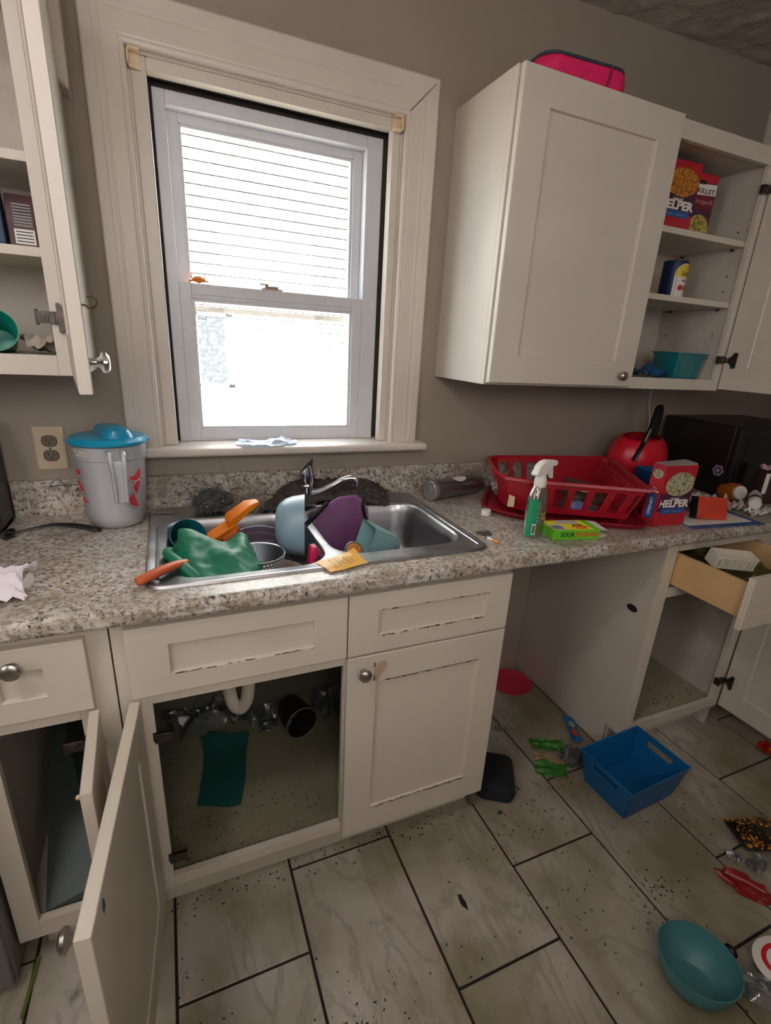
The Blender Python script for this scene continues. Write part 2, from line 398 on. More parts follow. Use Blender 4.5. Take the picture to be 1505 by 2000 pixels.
# small trims
bm = bmesh.new(); loft(bm, [[(-0.078, 0, 1.925), (-0.046, 0, 1.915), (-0.046, -0.05, 1.92), (-0.078, -0.05, 1.94)], [(-0.078, 0, 1.95), (-0.044, 0, 1.95), (-0.044, -0.06, 1.95), (-0.078, -0.06, 1.95)], [(-0.08, 0, 2.45), (-0.04, 0, 2.45), (-0.04, -0.06, 2.45), (-0.08, -0.06, 2.45)]])
struct('trim_1', bm, M_TRIM, bevel=0.006)
struct('trim_2', B((2.33, 2.40, -0.02, 0, 2.12, 2.455)), M_TRIM, bevel=0.003)
bm = bmesh.new(); tube(bm, [(2.015, -0.006, 1.325), (2.02, -0.006, 1.25), (2.05, -0.006, 1.16), (2.045, -0.006, 1.10), (2.06, -0.006, 1.03), (2.07, -0.006, 0.925)], 0.003, 6)
tag(obj('electric_cable', bm, M_PAPER, smooth=True), 'thin white cord running down the back wall under the right upper cabinet', 'cord')

# ------------------------------------------------------------------ window
win = bpy.data.objects.new('window_1', None); COL.objects.link(win); win['kind'] = 'structure'; win.location = (0.43, 0, 1.1)
def wpart(name, bm, m, smooth=False, bevel=0.0, parent=None):
    me = obj(name, bm, m, None, smooth=smooth, bevel=bevel)
    if parent is None: me.data.transform(Matrix.Translation((-0.43, 0, -1.1))); me.parent = win
    else: me.data.transform(Matrix.Translation((-0.43, 0, -1.1))); me.parent = parent
    return me
def casing_prof(a, b):
    """moulded board from inner edge a to outer edge b along its width; returns (w, y)"""
    s = b - a
    return [(a, 0.0), (a, -0.017), (a + s * 0.03, -0.021), (a + s * 0.09, -0.0222), (a + s * 0.13, -0.0215), (a + s * 0.15, -0.0185), (a + s * 0.19, -0.0195), (a + s * 0.52, -0.0195), (a + s * 0.54, -0.0205), (a + s * 0.57, -0.0205), (a + s * 0.60, -0.0195), (a + s * 0.70, -0.0198), (a + s * 0.72, -0.0212), (a + s * 0.96, -0.0216), (b, -0.019), (b, 0.0)]
ci0, ci1, co0, co1, ct, cot, cb = 0.076, 0.792, -0.014, 0.894, 2.041, 2.146, 1.104
pr = casing_prof(0, 0.1)
bm = bmesh.new(); k = (ci0 - co0) / 0.1; kt = (cot - ct) / 0.1
loft(bm, [[(ci0 - w * k, y, cb) for w, y in pr], [(ci0 - w * k, y, ct + w * kt) for w, y in pr]]); wpart('casing', bm, M_TRIM)
bm = bmesh.new(); k2 = (co1 - ci1) / 0.1
loft(bm, [[(ci1 + w * k2, y, cb) for w, y in pr], [(ci1 + w * k2, y, ct + w * kt) for w, y in pr]]); wpart('casing', bm, M_TRIM)
bm = bmesh.new()
loft(bm, [[(ci0 - w * k, y, ct + w * kt) for w, y in pr], [(ci1 + w * k2, y, ct + w * kt) for w, y in pr]]); wpart('casing', bm, M_TRIM)
# mitre cracks
bm = bmesh.new(); prism(bm, [(0, 0), (0.11, 0.0012), (0.11, 0.0026), (0.0, 0.0018)], 0, 0.0006, facing((ci1 + 0.012, -0.0225, ct + 0.012), (1, 0, 1), (-1, 0, 1))); wpart('mitre_joint', bm, M_DARK)
# stool with rounded nose
bm = bmesh.new(); P = [(0.10, 1.079), (0.10, 1.104), (-0.052, 1.104), (-0.060, 1.101), (-0.064, 1.095), (-0.064, 1.086), (-0.060, 1.079)]
loft(bm, [[(-0.04, y, z) for y, z in P], [(0.918, y, z) for y, z in P]]); wpart('sill', bm, M_TRIM, bevel=0.002)
# jamb liner (wood) and interior stops
wpart('jamb', B((0.0765, 0.0825, -0.0005, 0.165, 1.104, 2.041), (0.7865, 0.7915, -0.0005, 0.165, 1.104, 2.041), (0.0825, 0.7865, -0.0005, 0.165, 2.0355, 2.041)), M_TRIM)
wpart('stop', B((0.0822, 0.118, 0.0, 0.034, 1.104, 2.036)), M_TRIM, bevel=0.004)
wpart('stop', B((0.760, 0.7868, 0.0, 0.034, 1.104, 2.036)), M_TRIM, bevel=0.004)
wpart('stop', B((0.118, 0.760, 0.0, 0.036, 2.008, 2.036)), M_TRIM, bevel=0.004)
wpart('jamb_return', B((0.100, 0.112, 0.034, 0.06, 1.104, 2.03), (0.112, 0.766, 0.034, 0.06, 2.014, 2.03)), mat('gap_shade', '#3f3a36', 0.7))  # dark colour stands in for shade in the recess behind the stops
# vinyl master frame
fr0, fr1, frz0, frz1 = 0.124, 0.742, 1.104, 2.002
wpart('window_frame', B((0.126, 0.156, 0.0605, 0.15, frz0, 2.000), (0.706, 0.757, 0.0605, 0.15, frz0, 2.000), (0.156, 0.706, 0.0605, 0.15, 1.968, 2.000), (0.156, 0.706, 0.0605, 0.16, 1.1045, 1.112)), M_VINYL, bevel=0.002)
wpart('gap_shade_filler', B((0.0828, 0.126, 0.082, 0.15, frz0, 2.0353), (0.757, 0.7862, 0.082, 0.15, frz0, 2.0353), (0.126, 0.757, 0.082, 0.15, 2.000, 2.0353)), MATS['gap_shade'])  # dark filler painting the shade in the gap around the vinyl frame
def sash(x0, x1, z0, z1, y0, y1, st, rt, rb, name):
    s = wpart(name, B((x0, x0 + st, y0, y1, z0, z1), (x1 - st, x1, y0, y1, z0, z1), (x0 + st, x1 - st, y0, y1, z1 - rt, z1), (x0 + st, x1 - st, y0, y1, z0, z0 + rb)), M_VINYL, bevel=0.002)
    ym = (y0 + y1) / 2
    bd = 0.008
    gx0, gx1, gz0, gz1 = x0 + st, x1 - st, z0 + rb, z1 - rt
    wpart('glazing_bead', B((gx0 - 0.001, gx0 + bd, y0 + 0.005, y1 - 0.004, gz0, gz1), (gx1 - bd, gx1 + 0.001, y0 + 0.005, y1 - 0.004, gz0, gz1), (gx0 + bd, gx1 - bd, y0 + 0.005, y1 - 0.004, gz1 - bd, gz1 + 0.001), (gx0 + bd, gx1 - bd, y0 + 0.005, y1 - 0.004, gz0 - 0.001, gz0 + bd)), M_VINYL, bevel=0.0015, parent=s)
    return s, (gx0 + bd, gx1 - bd, gz0 + bd, gz1 - bd, ym)
us, ug = sash(0.1555, 0.7065, 1.515, 1.969, 0.100, 0.128, 0.0285, 0.022, 0.03, 'upper_sash')
ls, lg = sash(0.1555, 0.7065, 1.108, 1.556, 0.064, 0.092, 0.0325, 0.040, 0.032, 'lower_sash')
def m_glass(name, haze):
    g = NM(name); tr = g.add('ShaderNodeBsdfTransparent'); gl = g.add('ShaderNodeBsdfGlossy'); gl.inputs['Roughness'].default_value = 0.03
    df = g.add('ShaderNodeBsdfTranslucent'); df.inputs[0].default_value = (0.9, 0.92, 0.95, 1)
    m0 = g.add('ShaderNodeMixShader'); sp = g.ramp(g.noise(g.coord(), 90, 3), [(0.5, (haze * 0.5,) * 3), (0.75, (haze * 2.5,) * 3)])
    g.link(sp, m0.inputs[0]); g.link(tr.outputs[0], m0.inputs[1]); g.link(df.outputs[0], m0.inputs[2])
    m1 = g.add('ShaderNodeMixShader'); m1.inputs[0].default_value = 0.05; g.link(m0.outputs[0], m1.inputs[1]); g.link(gl.outputs[0], m1.inputs[2])
    g.link(m1.outputs[0], g.out.inputs[0]); return g.m
MG1 = m_glass('window_glass', 0.02); MG2 = m_glass('dusty_window_glass', 0.06)
for (x0, x1, z0, z1, y), s, mg in ((ug, us, MG1), (lg, ls, MG2)):
    wpart('pane', B((x0 - 0.002, x1 + 0.002, y - 0.002, y + 0.002, z0 - 0.002, z1 + 0.002)), mg, parent=s)
# meeting rail lip, handle groove, sticker outline, sash lock, tilt latch
wpart('screen_bar', B((0.19, 0.672, 0.134, 0.142, 1.484, 1.500)), mat('beige_screen', '#b5ad9c', 0.6))
wpart('lift_groove', B((0.19, 0.672, 0.058, 0.064, 1.527, 1.532)), M_VINYL, parent=ls)
wpart('sash_lock', B((0.388, 0.452, 0.072, 0.09, 1.556, 1.562), (0.398, 0.44, 0.074, 0.086, 1.562, 1.569), (0.383, 0.410, 0.070, 0.078, 1.569, 1.574)), mat('beige_sash_lock', '#a58e80', 0.5), bevel=0.002)
bm = bmesh.new()
for a, b in (((0, 0), (0.024, 0)), ((0.024, 0), (0.024, 0.022)), ((0.024, 0.022), (0, 0.022)), ((0, 0.022), (0, 0))):
    tube(bm, [(0.200 + a[0], 0.0745, 1.462 + a[1]), (0.200 + b[0], 0.0745, 1.462 + b[1])], 0.0008, 5)
wpart('sticker_outline', bm, mat('pane_sticker', '#8d8b83', 0.6), parent=ls)
for (x0, sg) in ((0.078, 1), (0.786, -1)):
    bm = bmesh.new(); w = 0.028 * sg
    bx(bm, *sorted((x0, x0 + w)), -0.003, 0.0, 2.002, 2.040); bx(bm, *sorted((x0, x0 + w)), -0.024, 0.0, 2.034, 2.040); bx(bm, *sorted((x0, x0 + w)), -0.024, 0.0, 2.002, 2.007); bx(bm, *sorted((x0, x0 + 0.004 * sg)), -0.024, 0, 2.002, 2.040)
    wpart('blind_bracket', bm, mat('cream_bracket', '#d8c3a2', 0.4), bevel=0.001)
# exterior: neighbour's house in white siding, ground
M_SID = mat('white_siding', '#eceae6', 0.6, 0, 0.02)
hs = thing('neighbor_house', 'white clapboard house wall seen through the window pane', 'house', (1.0, 4.5, -0.5))
obj('wall', B((-5, 5, 0.04, 0.2, 0, 6.2)), M_DARK, hs)  # dark backing, paints the shade lines seen between the boards
bm = bmesh.new(); loft(bm, [[(-5, 0.04, 0.019), (-5, -0.011, 0.0100), (-5, 0.006, 0.1), (-5, 0.04, 0.1)], [(5, 0.04, 0.019), (5, -0.011, 0.0100), (5, 0.006, 0.1), (5, 0.04, 0.1)]])
b0 = obj('siding_board', bm, M_SID, hs)
for i in range(1, 60):
    c = b0.copy(); COL.objects.link(c); c.location = (0, 0, i * 0.1); c.parent = hs
wf = obj('window', B((-0.62, -0.55, -0.03, 0.04, 1.36, 2.15), (-0.26, -0.19, -0.03, 0.04, 1.36, 2.15), (-0.62, -0.19, -0.03, 0.04, 2.10, 2.17), (-0.62, -0.19, -0.03, 0.04, 1.33, 1.40)), M_SID, hs)
obj('pane', B((-0.55, -0.26, -0.022, -0.014, 1.40, 2.10)), mat('neighbor_pane', '#1d2226', 0.2, 0, 0.1), wf)
struct('ground', B((-8, 8, 0.2, 4.6, -0.6, -0.5)), mat('concrete_ground', '#77746c', 0.9, 0, 0.2))
# things on the sill and the meeting rail
t = thing('toy_crab', 'tiny orange plastic toy crab on the meeting rail of the window', 'toy', (0.211, 0.078, 1.5565)); t.scale = (1.3, 1.3, 1.3)
MO = mat('orange_toy', '#d8791c', 0.4)
bm = bmesh.new(); lathe(bm, [(0.002, 0.001), (0.013, 0.004), (0.015, 0.009), (0.010, 0.014), (0.002, 0.016)], 12, sy=0.6); obj('body', bm, MO, t, smooth=True)
for k, (a, l) in enumerate(((-0.014, 0.005), (-0.006, 0.004), (0.004, 0.005), (0.012, 0.006))):
    bm = bmesh.new(); tube(bm, [(a, 0, 0.010), (a * 1.15, 0, 0.018 + l * 0.4)], [0.002, 0.0008], 6); obj('spike', bm, MO, t)
for s in (-1, 1):
    bm = bmesh.new(); tube(bm, [(s * 0.012, -0.003, 0.006), (s * 0.02, -0.005, 0.004), (s * 0.019, -0.006, 0.0005)], [0.0025, 0.002, 0.001], 6); obj('leg', bm, MO, t)
o = obj('plastic_bag', crumple(0.20, 0.105, 0.022, 3.3, 18, 0.35, th=0.0006, freq=2.0), see_through('bag_film', '#e3ecf6', 0.12, 0.45, 0.05), smooth=True)
o.location = (0.375, -0.015, 1.1045); o.rotation_euler = (0, 0, 0.1); tag(o, 'crumpled clear zip bag lying on the window sill', 'bag')

# ------------------------------------------------------------------ cabinets
def shaker_bm(w, h, rx, rz, t=0.019, rec=0.0095):
    """front at y=-t, back at y=0, x 0..w, z 0..h; recessed centre panel on both sides"""
    def r(ix, iz, y): return [(ix, y, iz), (w - ix, y, iz), (w - ix, y, h - iz), (ix, y, h - iz)]
    bm = bmesh.new()
    loft(bm, [r(rx + 0.0035, rz + 0.0035, -0.0035), r(rx, rz, 0.0), r(0.0012, 0.0012, 0.0), r(0, 0, -0.0012), r(0, 0, -t + 0.0018), r(0.0018, 0.0018, -t), r(rx - 0.0012, rz - 0.0012, -t), r(rx + 0.0008, rz + 0.0008, -t + 0.0016), r(rx + 0.0022, rz + 0.0022, -t + rec)])
    return bm
def knob(parent, M, r=0.0165, m=None):
    bm = bmesh.new(); lathe(bm, [(0.0075, 0), (0.0065, 0.004), (0.0055, 0.012), (0.009, 0.017), (r, 0.021), (r * 0.97, 0.026), (r * 0.7, 0.030), (0.002, 0.031)], 22)
    return obj('knob', bm, m or M_NICKEL, parent, smooth=True, M=M)
FRONT = RX(90)    # local z -> -y
def chips(parent, edges, seed, y):
    """flaked paint along panel edges: one joined part"""
    R = random.Random(seed); bm = bmesh.new()
    for (x0, x1, z, dens) in edges:
        n = int((x1 - x0) * dens)
        for _ in range(n):
            x = R.uniform(x0, x1); l = R.uniform(0.003, 0.016); hgt = R.uniform(0.0008, 0.0028); z2 = z + R.uniform(-0.001, 0.0015)
            pts = [(x, z2), (x + l * 0.4, z2 - hgt * 0.6), (x + l, z2), (x + l * 0.7, z2 + hgt * 0.5), (x + l * 0.2, z2 + hgt * 0.6)]
            loft(bm, [[(a, y, b) for a, b in pts], [(a, y - 0.0005, b) for a, b in pts]])
    return obj('chipped_paint', bm, M_CHIP, parent, kind='stuff')
def hinge(parent, M):
    """cup hinge: arm plate on the frame and cup wings on the door"""
    bm = bmesh.new(); bx(bm, -0.034, 0.004, -0.004, 0.007, -0.012, 0.012); bx(bm, -0.036, -0.032, -0.006, 0.012, -0.015, 0.015); bx(bm, -0.026, -0.012, -0.006, -0.003, -0.008, 0.008)
    tube(bm, [(0.003, -0.004, -0.012), (0.003, -0.004, 0.012)], 0.005, 8); tube(bm, [(-0.02, -0.008, 0), (-0.02, -0.004, 0)], 0.0035, 8)
    h = obj('hinge', bm, M_HINGE, parent, smooth=True, M=M, bevel=0.0006)
    bm = bmesh.new(); prism(bm, [(0.0, -0.028), (0.006, -0.030), (0.012, -0.022), (0.018, -0.014), (0.026, -0.006), (0.026, 0.006), (0.018, 0.014), (0.012, 0.022), (0.006, 0.030), (0.0, 0.028)], 0, 0.0035, TR((0.004, -0.008, 0)) @ RX(90) @ RY(0)); obj('hinge_cup', bm, M_HINGE, h, bevel=0.0005)
    return h
YF = -0.612   # face frame front plane of base cabinets
# ---- sink base cabinet
t = thing('sink_base_cabinet', 'cream base cabinet under the sink, left door wide open and right door shut', 'cabinet', (0.0, 0.0, 0.0))
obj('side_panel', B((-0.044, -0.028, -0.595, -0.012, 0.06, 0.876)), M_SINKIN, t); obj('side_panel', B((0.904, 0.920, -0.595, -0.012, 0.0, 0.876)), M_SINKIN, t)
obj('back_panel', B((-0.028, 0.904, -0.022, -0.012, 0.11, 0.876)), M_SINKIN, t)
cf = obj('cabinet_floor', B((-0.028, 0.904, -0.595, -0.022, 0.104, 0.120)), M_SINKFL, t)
obj('face_frame', B((-0.044, 0.017, YF, -0.594, 0.104, 0.876), (0.448, 0.486, YF, -0.594, 0.136, 0.663), (0.882, 0.920, YF, -0.594, 0.104, 0.876), (0.017, 0.882, YF, -0.594, 0.663, 0.70), (0.017, 0.882, YF, -0.594, 0.845, 0.876), (0.017, 0.882, YF, -0.594, 0.104, 0.136)), M_CAB, t, bevel=0.001)
obj('toe_kick', B((-0.044, 0.920, -0.565, -0.55, 0.0, 0.104)), M_CAB, t)
d = obj('false_front', shaker_bm(0.467, 0.165, 0.079, 0.047), M_CAB, t, M=TR((-0.019, YF - 0.001, 0.697)))
chips(d, [(0.08, 0.38, 0.0465, 120)], 1, -0.0185)
d = obj('false_front', shaker_bm(0.462, 0.165, 0.077, 0.047), M_CAB, t, M=TR((0.4515, YF - 0.001, 0.697)))
chips(d, [(0.08, 0.385, 0.0465, 220), (0.08, 0.385, 0.1185, 60)], 2, -0.0185)
d = obj('door', shaker_bm(0.462, 0.593, 0.078, 0.083), M_CAB, t, M=TR((0.4515, YF - 0.001, 0.098)), label='shut door with flaking paint along its panel')
knob(d, TR((0.040, -0.018, 0.551)) @ FRONT)
chips(d, [(0.10, 0.385, 0.5105, 260), (0.08, 0.385, 0.0835, 260), (0.08, 0.385, 0.0805, 160)], 3, -0.0185)
bm = bmesh.new(); prism(bm, [(0.069, 0.535), (0.074, 0.56), (0.088, 0.572), (0.104, 0.568), (0.108, 0.552), (0.099, 0.540), (0.09, 0.533), (0.082, 0.512), (0.072, 0.515)], 0.0188, 0.0194, FRONT); obj('paint_peel', bm, mat('peeled_patch', '#b39c80', 0.8), d)
for z in (0.556, 0.516):
    bm = bmesh.new(); prism(bm, [(0.069, z), (0.073, z + 0.002), (0.074, z + 0.014), (0.070, z + 0.015)], 0.0194, 0.0200, FRONT); obj('paint_chip', bm, M_CHIP, d)
# open left door: hinge at x=-0.01, swings out past 90 degrees
do = obj('door', shaker_bm(0.462, 0.593, 0.078, 0.083, t=0.021), M_CAB, t, label='open door swung out toward the camera')
a0 = Vector((-0.0145, -0.631, 0)); a1 = Vector((-0.0555, -1.0965, 0)); dirv = (a1 - a0).normalized(); nrm = Vector((dirv.y, -dirv.x, 0))  # outer face normal points to -x
Xd = Vector((dirv.x, dirv.y, 0)); Yd = Vector((0, 0, 1)).cross(Xd)   # local -y = outer side
Md = Matrix(((Xd.x, Yd.x, 0, a0.x), (Xd.y, Yd.y, 0, a0.y), (0, 0, 1, 0.098), (0, 0, 0, 1)))
do.matrix_local = Md @ TR((0, 0.0105, 0))
# local -y axis is -Yd: make sure it faces -x (outside of the door)
knob(do, TR((0.425, -0.0205, 0.548)) @ FRONT)
M_GRY = mat('dried_paint_blue', '#2c4a63', 0.6); bm = bmesh.new(); prism(bm, [(0.395, 0.556), (0.405, 0.552), (0.409, 0.565), (0.401, 0.578), (0.396, 0.57)], -0.0002, 0.0005, RX(-90) @ Matrix.Scale(-1, 4, (0, 1, 0))); obj('paint_smudge', bm, M_GRY, do)
for z in (0.575, 0.205):
    hinge(t, TR((0.017, YF - 0.003, z)) @ RZ(180) @ TR((0, 0, 0)))
R = random.Random(4); bm = bmesh.new()      # droppings and crumbs on cabinet floor
for i in range(230):
    x, y = R.uniform(-0.01, 0.44), R.uniform(-0.585, -0.05); s = R.uniform(0.0008, 0.0022)
    if R.random() < .35: y = R.uniform(-0.59, -0.45)
    a = R.uniform(0, PI); tube(bm, [(x, y, 0.1215), (x + math.cos(a) * s * 2.6, y + math.sin(a) * s * 2.6, 0.1215)], [s * 0.7, s * 0.5], 5)
tag(obj('crumbs', bm, mat('dark_crumbs', '#2a2118', 0.9)), 'dark crumbs and droppings scattered on the floor of the sink cabinet', 'crumbs', kind='stuff')
# ---- left base cabinet
t = thing('narrow_base_cabinet', 'narrow cream base cabinet left of the sink cabinet, small drawer over an open door', 'cabinet', (0, 0, 0))
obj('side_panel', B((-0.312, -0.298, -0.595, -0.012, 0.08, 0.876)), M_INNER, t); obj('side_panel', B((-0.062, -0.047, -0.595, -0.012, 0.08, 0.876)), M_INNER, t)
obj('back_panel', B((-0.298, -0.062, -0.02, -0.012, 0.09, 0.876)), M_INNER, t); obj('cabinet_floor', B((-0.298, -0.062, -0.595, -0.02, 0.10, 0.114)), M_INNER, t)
obj('face_frame', B((-0.312, -0.268, YF, -0.594, 0.084, 0.876), (-0.116, -0.047, YF, -0.594, 0.084, 0.876), (-0.268, -0.116, YF, -0.594, 0.660, 0.70), (-0.268, -0.116, YF, -0.594, 0.846, 0.876), (-0.268, -0.116, YF, -0.594, 0.084, 0.134)), M_CAB, t, bevel=0.001)
obj('toe_kick', B((-0.275, -0.047, -0.565, -0.55, 0, 0.084)), M_CAB, t)
dr = obj('drawer_front', shaker_bm(0.220, 0.162, 0.074, 0.050), M_CAB, t, M=TR((-0.306, YF - 0.001, 0.695)))
knob(dr, TR((0.104, -0.018, 0.129)) @ FRONT, 0.0175)
obj('drawer_box', B((-0.262, -0.122, -0.60, -0.15, 0.705, 0.715), (-0.262, -0.252, -0.60, -0.15, 0.715, 0.80), (-0.132, -0.122, -0.60, -0.15, 0.715, 0.80)), M_BIRCH, t)
a0 = Vector((-0.098, -0.632, 0)); a1 = Vector((-0.088, -0.852, 0)); Xd = (a1 - a0).normalized(); Yd = Vector((0, 0, 1)).cross(Xd)
do2 = obj('door', shaker_bm(0.218, 0.593, 0.055, 0.075), M_CAB, t, M=Matrix(((Xd.x, Yd.x, 0, a0.x), (Xd.y, Yd.y, 0, a0.y), (0, 0, 1, 0.098), (0, 0, 0, 1))) @ TR((0, 0.0195, 0)), label='open door seen edge-on')
bm = bmesh.new(); lathe(bm, [(0.004, 0), (0.004, 0.004), (0.001, 0.006)], 10); obj('door_bumper', bm, mat('yellow_bumper', '#c9b48a', 0.5), do2, M=TR((0.212, -0.0196, 0.585)) @ FRONT)
hinge(t, TR((-0.118, YF - 0.003, 0.60)) @ RZ(0))
bm = bmesh.new(); loft(bm, [[(-0.262, -0.58, 0.12), (-0.259, -0.58, 0.12), (-0.14, -0.58, 0.125), (-0.145, -0.58, 0.118)], [(-0.285, -0.06, 0.45), (-0.282, -0.06, 0.45), (-0.10, -0.06, 0.30), (-0.10, -0.06, 0.29)]])
tag(obj('baking_sheet', bm, mat('grey_green_tray', '#363f39', 0.45, 0.3)), 'grey metal tray leaning inside the narrow left cabinet', 'tray')
# ---- stove left of the cabinets
t = thing('stove', 'grey stove with black backguard at the left edge, beside the narrow cabinet', 'stove', (-0.69, -0.33, 0))
MS = mat('stove_grey_enamel', '#73716f', 0.4, 0.3)
obj('body', B((-0.38, 0.372, -0.315, 0.315, 0.02, 0.905)), MS, t, bevel=0.004); obj('cooktop', B((-0.38, 0.372, -0.33, 0.315, 0.905, 0.917)), M_BLACK, t, bevel=0.003)
obj('drawer', B((-0.375, 0.370, -0.333, -0.315, 0.03, 0.20)), MS, t, bevel=0.003); od = obj('oven_door', B((-0.375, 0.370, -0.335, -0.315, 0.21, 0.86)), MS, t, bevel=0.003)
bm = bmesh.new(); tube(bm, [(-0.33, -0.375, 0.82), (0.33, -0.375, 0.82)], 0.011, 10); tube(bm, [(-0.3, -0.375, 0.82), (-0.3, -0.33, 0.82)], 0.008, 8); tube(bm, [(0.3, -0.375, 0.82), (0.3, -0.33, 0.82)], 0.008, 8); obj('handle', bm, MS, od, smooth=True)
bm = bmesh.new(); loft(bm, [[(x, 0.32, 0.917), (x, 0.16, 0.917), (x, 0.19, 0.96), (x, 0.27, 1.16), (x, 0.32, 1.17)] for x in (-0.38, 0.378)]); bg_ = obj('backguard', bm, M_BLACK, t, bevel=0.008)
obj('trim_cap', B((-0.38, 0.380, 0.262, 0.322, 1.165, 1.178)), mat('teal_trim_cap', '#155a6b', 0.4), bg_, bevel=0.003)
for s in (-0.36, 0.35):
    bm = bmesh.new(); lathe(bm, [(0.015, 0), (0.015, 0.02)], 10, TR((s, -0.29, 0.0))); obj('foot', bm, M_BLACK, t)
bm = bmesh.new(); tube(bm, [(-0.289, -0.60, 0.006), (-0.294, -0.66, 0.006), (-0.299, -0.72, 0.006)], 0.004, 6)
tag(obj('green_stick', bm, mat('green_stick_mat', '#5d6b2a', 0.7)), 'thin green stick on the floor between stove and narrow cabinet', 'stick')
# ---- right base cabinet
t = thing('drawer_base_cabinet', 'cream base cabinet right of the empty dishwasher gap, drawer pulled out and door open', 'cabinet', (0, 0, 0))
bm = bmesh.new(); loft(bm, [[(x, 0 - 0.002, 0), (x, -0.002, 0.876), (x, -0.5942, 0.876), (x, -0.5942, 0.104), (x, -0.54, 0.104), (x, -0.54, 0)] for x in (1.530, 1.546)]); sp = obj('side_panel', bm, M_CAB, t)
bm = bmesh.new(); lathe(bm, [(0.013, 0), (0.013, 0.001)], 16, facing((1.5299, -0.535, 0.602), (0, -1, 0), (0, 0, 1)) @ Matrix.Diagonal((1.7, 1.0, 1, 1)))
sk = obj('cable_hole', bm, M_DARK, sp)
obj('side_panel', B((2.045, 2.060, -0.595, -0.012, 0.0, 0.876)), M_INNER, t)
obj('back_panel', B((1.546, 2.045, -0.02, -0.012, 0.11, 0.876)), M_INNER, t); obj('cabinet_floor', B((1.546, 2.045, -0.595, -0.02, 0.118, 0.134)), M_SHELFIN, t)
obj('face_frame', B((1.530, 1.578, YF, -0.594, 0.104, 0.876), (2.018, 2.060, YF, -0.594, 0.104, 0.876), (1.578, 2.018, YF, -0.594, 0.673, 0.708), (1.578, 2.018, YF, -0.594, 0.842, 0.876), (1.578, 2.018, YF, -0.594, 0.104, 0.143)), M_CAB, t, bevel=0.001)
obj('toe_kick', B((1.546, 2.06, -0.545, -0.53, 0, 0.104)), M_CAB, t)
dw = obj('drawer', B((1.589, 1.601, -0.852, -0.32, 0.722, 0.832), (1.995, 2.007, -0.852, -0.32, 0.722, 0.832), (1.601, 1.995, -0.852, -0.84, 0.722, 0.832), (1.601, 1.995, -0.332, -0.32, 0.722, 0.832), (1.601, 1.995, -0.84, -0.332, 0.722, 0.730)), M_BIRCH, t, label='pulled-out birch drawer box')
df = obj('drawer_front', shaker_bm(0.480, 0.162, 0.075, 0.047), M_CAB, dw, M=TR((1.552, -0.853, 0.703)))
Xd = Vector((0.02, -1, 0)).normalized(); Yd = Vector((0, 0, 1)).cross(Xd)
dd = obj('door', shaker_bm(0.462, 0.577, 0.078, 0.083), M_CAB, t, label='open door showing its inner face')
dd.matrix_local = Matrix(((Xd.x, Yd.x, 0, 2.062), (Xd.y, Yd.y, 0, -0.616), (0, 0, 1, 0.110), (0, 0, 0, 1))) @ Matrix.Diagonal((1, -1, 1, 1)) @ TR((0, 0.0, 0)); dd.data.flip_normals()
bm = bmesh.new(); bx(bm, -0.024, -0.0, -0.014, 0.0, -0.012, 0.012); bx(bm, -0.03, -0.022, -0.018, 0.004, -0.014, 0.014); bx(bm, 0.0, 0.014, -0.012, -0.004, -0.007, 0.007); tube(bm, [(0.014, -0.01, -0.009), (0.014, -0.01, 0.009)], 0.006, 8)
h = obj('hinge', bm, M_HINGE, t, smooth=True, M=TR((2.034, YF + 0.002, 0.235)), bevel=0.0006)
bm = bmesh.new(); prism(bm, [(0, -0.006), (0.012, -0.020), (0.016, -0.030), (0.026, -0.028), (0.026, 0.028), (0.016, 0.030), (0.012, 0.020), (0, 0.006)], 0, 0.004, facing((0.020, -0.014, 0), (0, -1, 0), (0, 0, 1))); obj('hinge_cup', bm, M_HINGE, h)
# corner base unit further right, mostly out of the picture
t = thing('corner_base_cabinet', 'cream corner base cabinet at the right edge behind the open door', 'cabinet', (0, 0, 0))
obj('carcass', B((2.062, 2.86, -0.594, -0.012, 0.104, 0.876)), M_CAB, t); obj('toe_kick', B((2.062, 2.86, -0.545, -0.53, 0, 0.104)), M_CAB, t)
obj('door', shaker_bm(0.36, 0.593, 0.078, 0.083), M_CAB, t, M=TR((2.45, -0.596, 0.13)))
# ---- upper cabinets
UZ0, UZ1, UY = 1.327, 2.094, -0.308
t = thing('wall_cabinet', 'cream wall cabinet right of the window, left door shut and right door open', 'cabinet', (0, 0, 0))
X0, X1 = 0.962, 2.000
obj('side_panel', B((X0, X0 + 0.012, UY + 0.018, 0 - 0.001, UZ0, UZ1)), M_CABU, t, label='glossy side panel facing the window'); obj('side_panel', B((X1 - 0.020, X1, UY + 0.018, -0.001, UZ0, UZ1)), M_INNER, t)
obj('top_panel', B((X0 + 0.012, X1 - 0.020, UY + 0.018, -0.001, UZ1 - 0.045, UZ1 - 0.030)), M_INNER, t); obj('bottom_panel', B((X0 + 0.012, X1 - 0.020, UY + 0.018, -0.001, UZ0 + 0.020, UZ0 + 0.036)), M_INNER, t)
obj('back_panel', B((X0 + 0.012, X1 - 0.02, -0.009, -0.001, UZ0 + 0.036, UZ1 - 0.045)), M_INNER, t)
obj('face_frame', B((X0, 1.00, UY, UY + 0.018, UZ0, UZ1), (1.50, 1.545, UY, UY + 0.018, UZ0, UZ1), (1.974, X1, UY, UY + 0.018, UZ0, UZ1), (1.00, 1.50, UY, UY + 0.018, UZ0, UZ0 + 0.038), (1.545, 1.974, UY, UY + 0.018, UZ0, UZ0 + 0.038), (1.00, 1.50, UY, UY + 0.018, 2.045, UZ1), (1.545, 1.974, UY, UY + 0.018, 2.045, UZ1)), M_CABU, t, bevel=0.001)
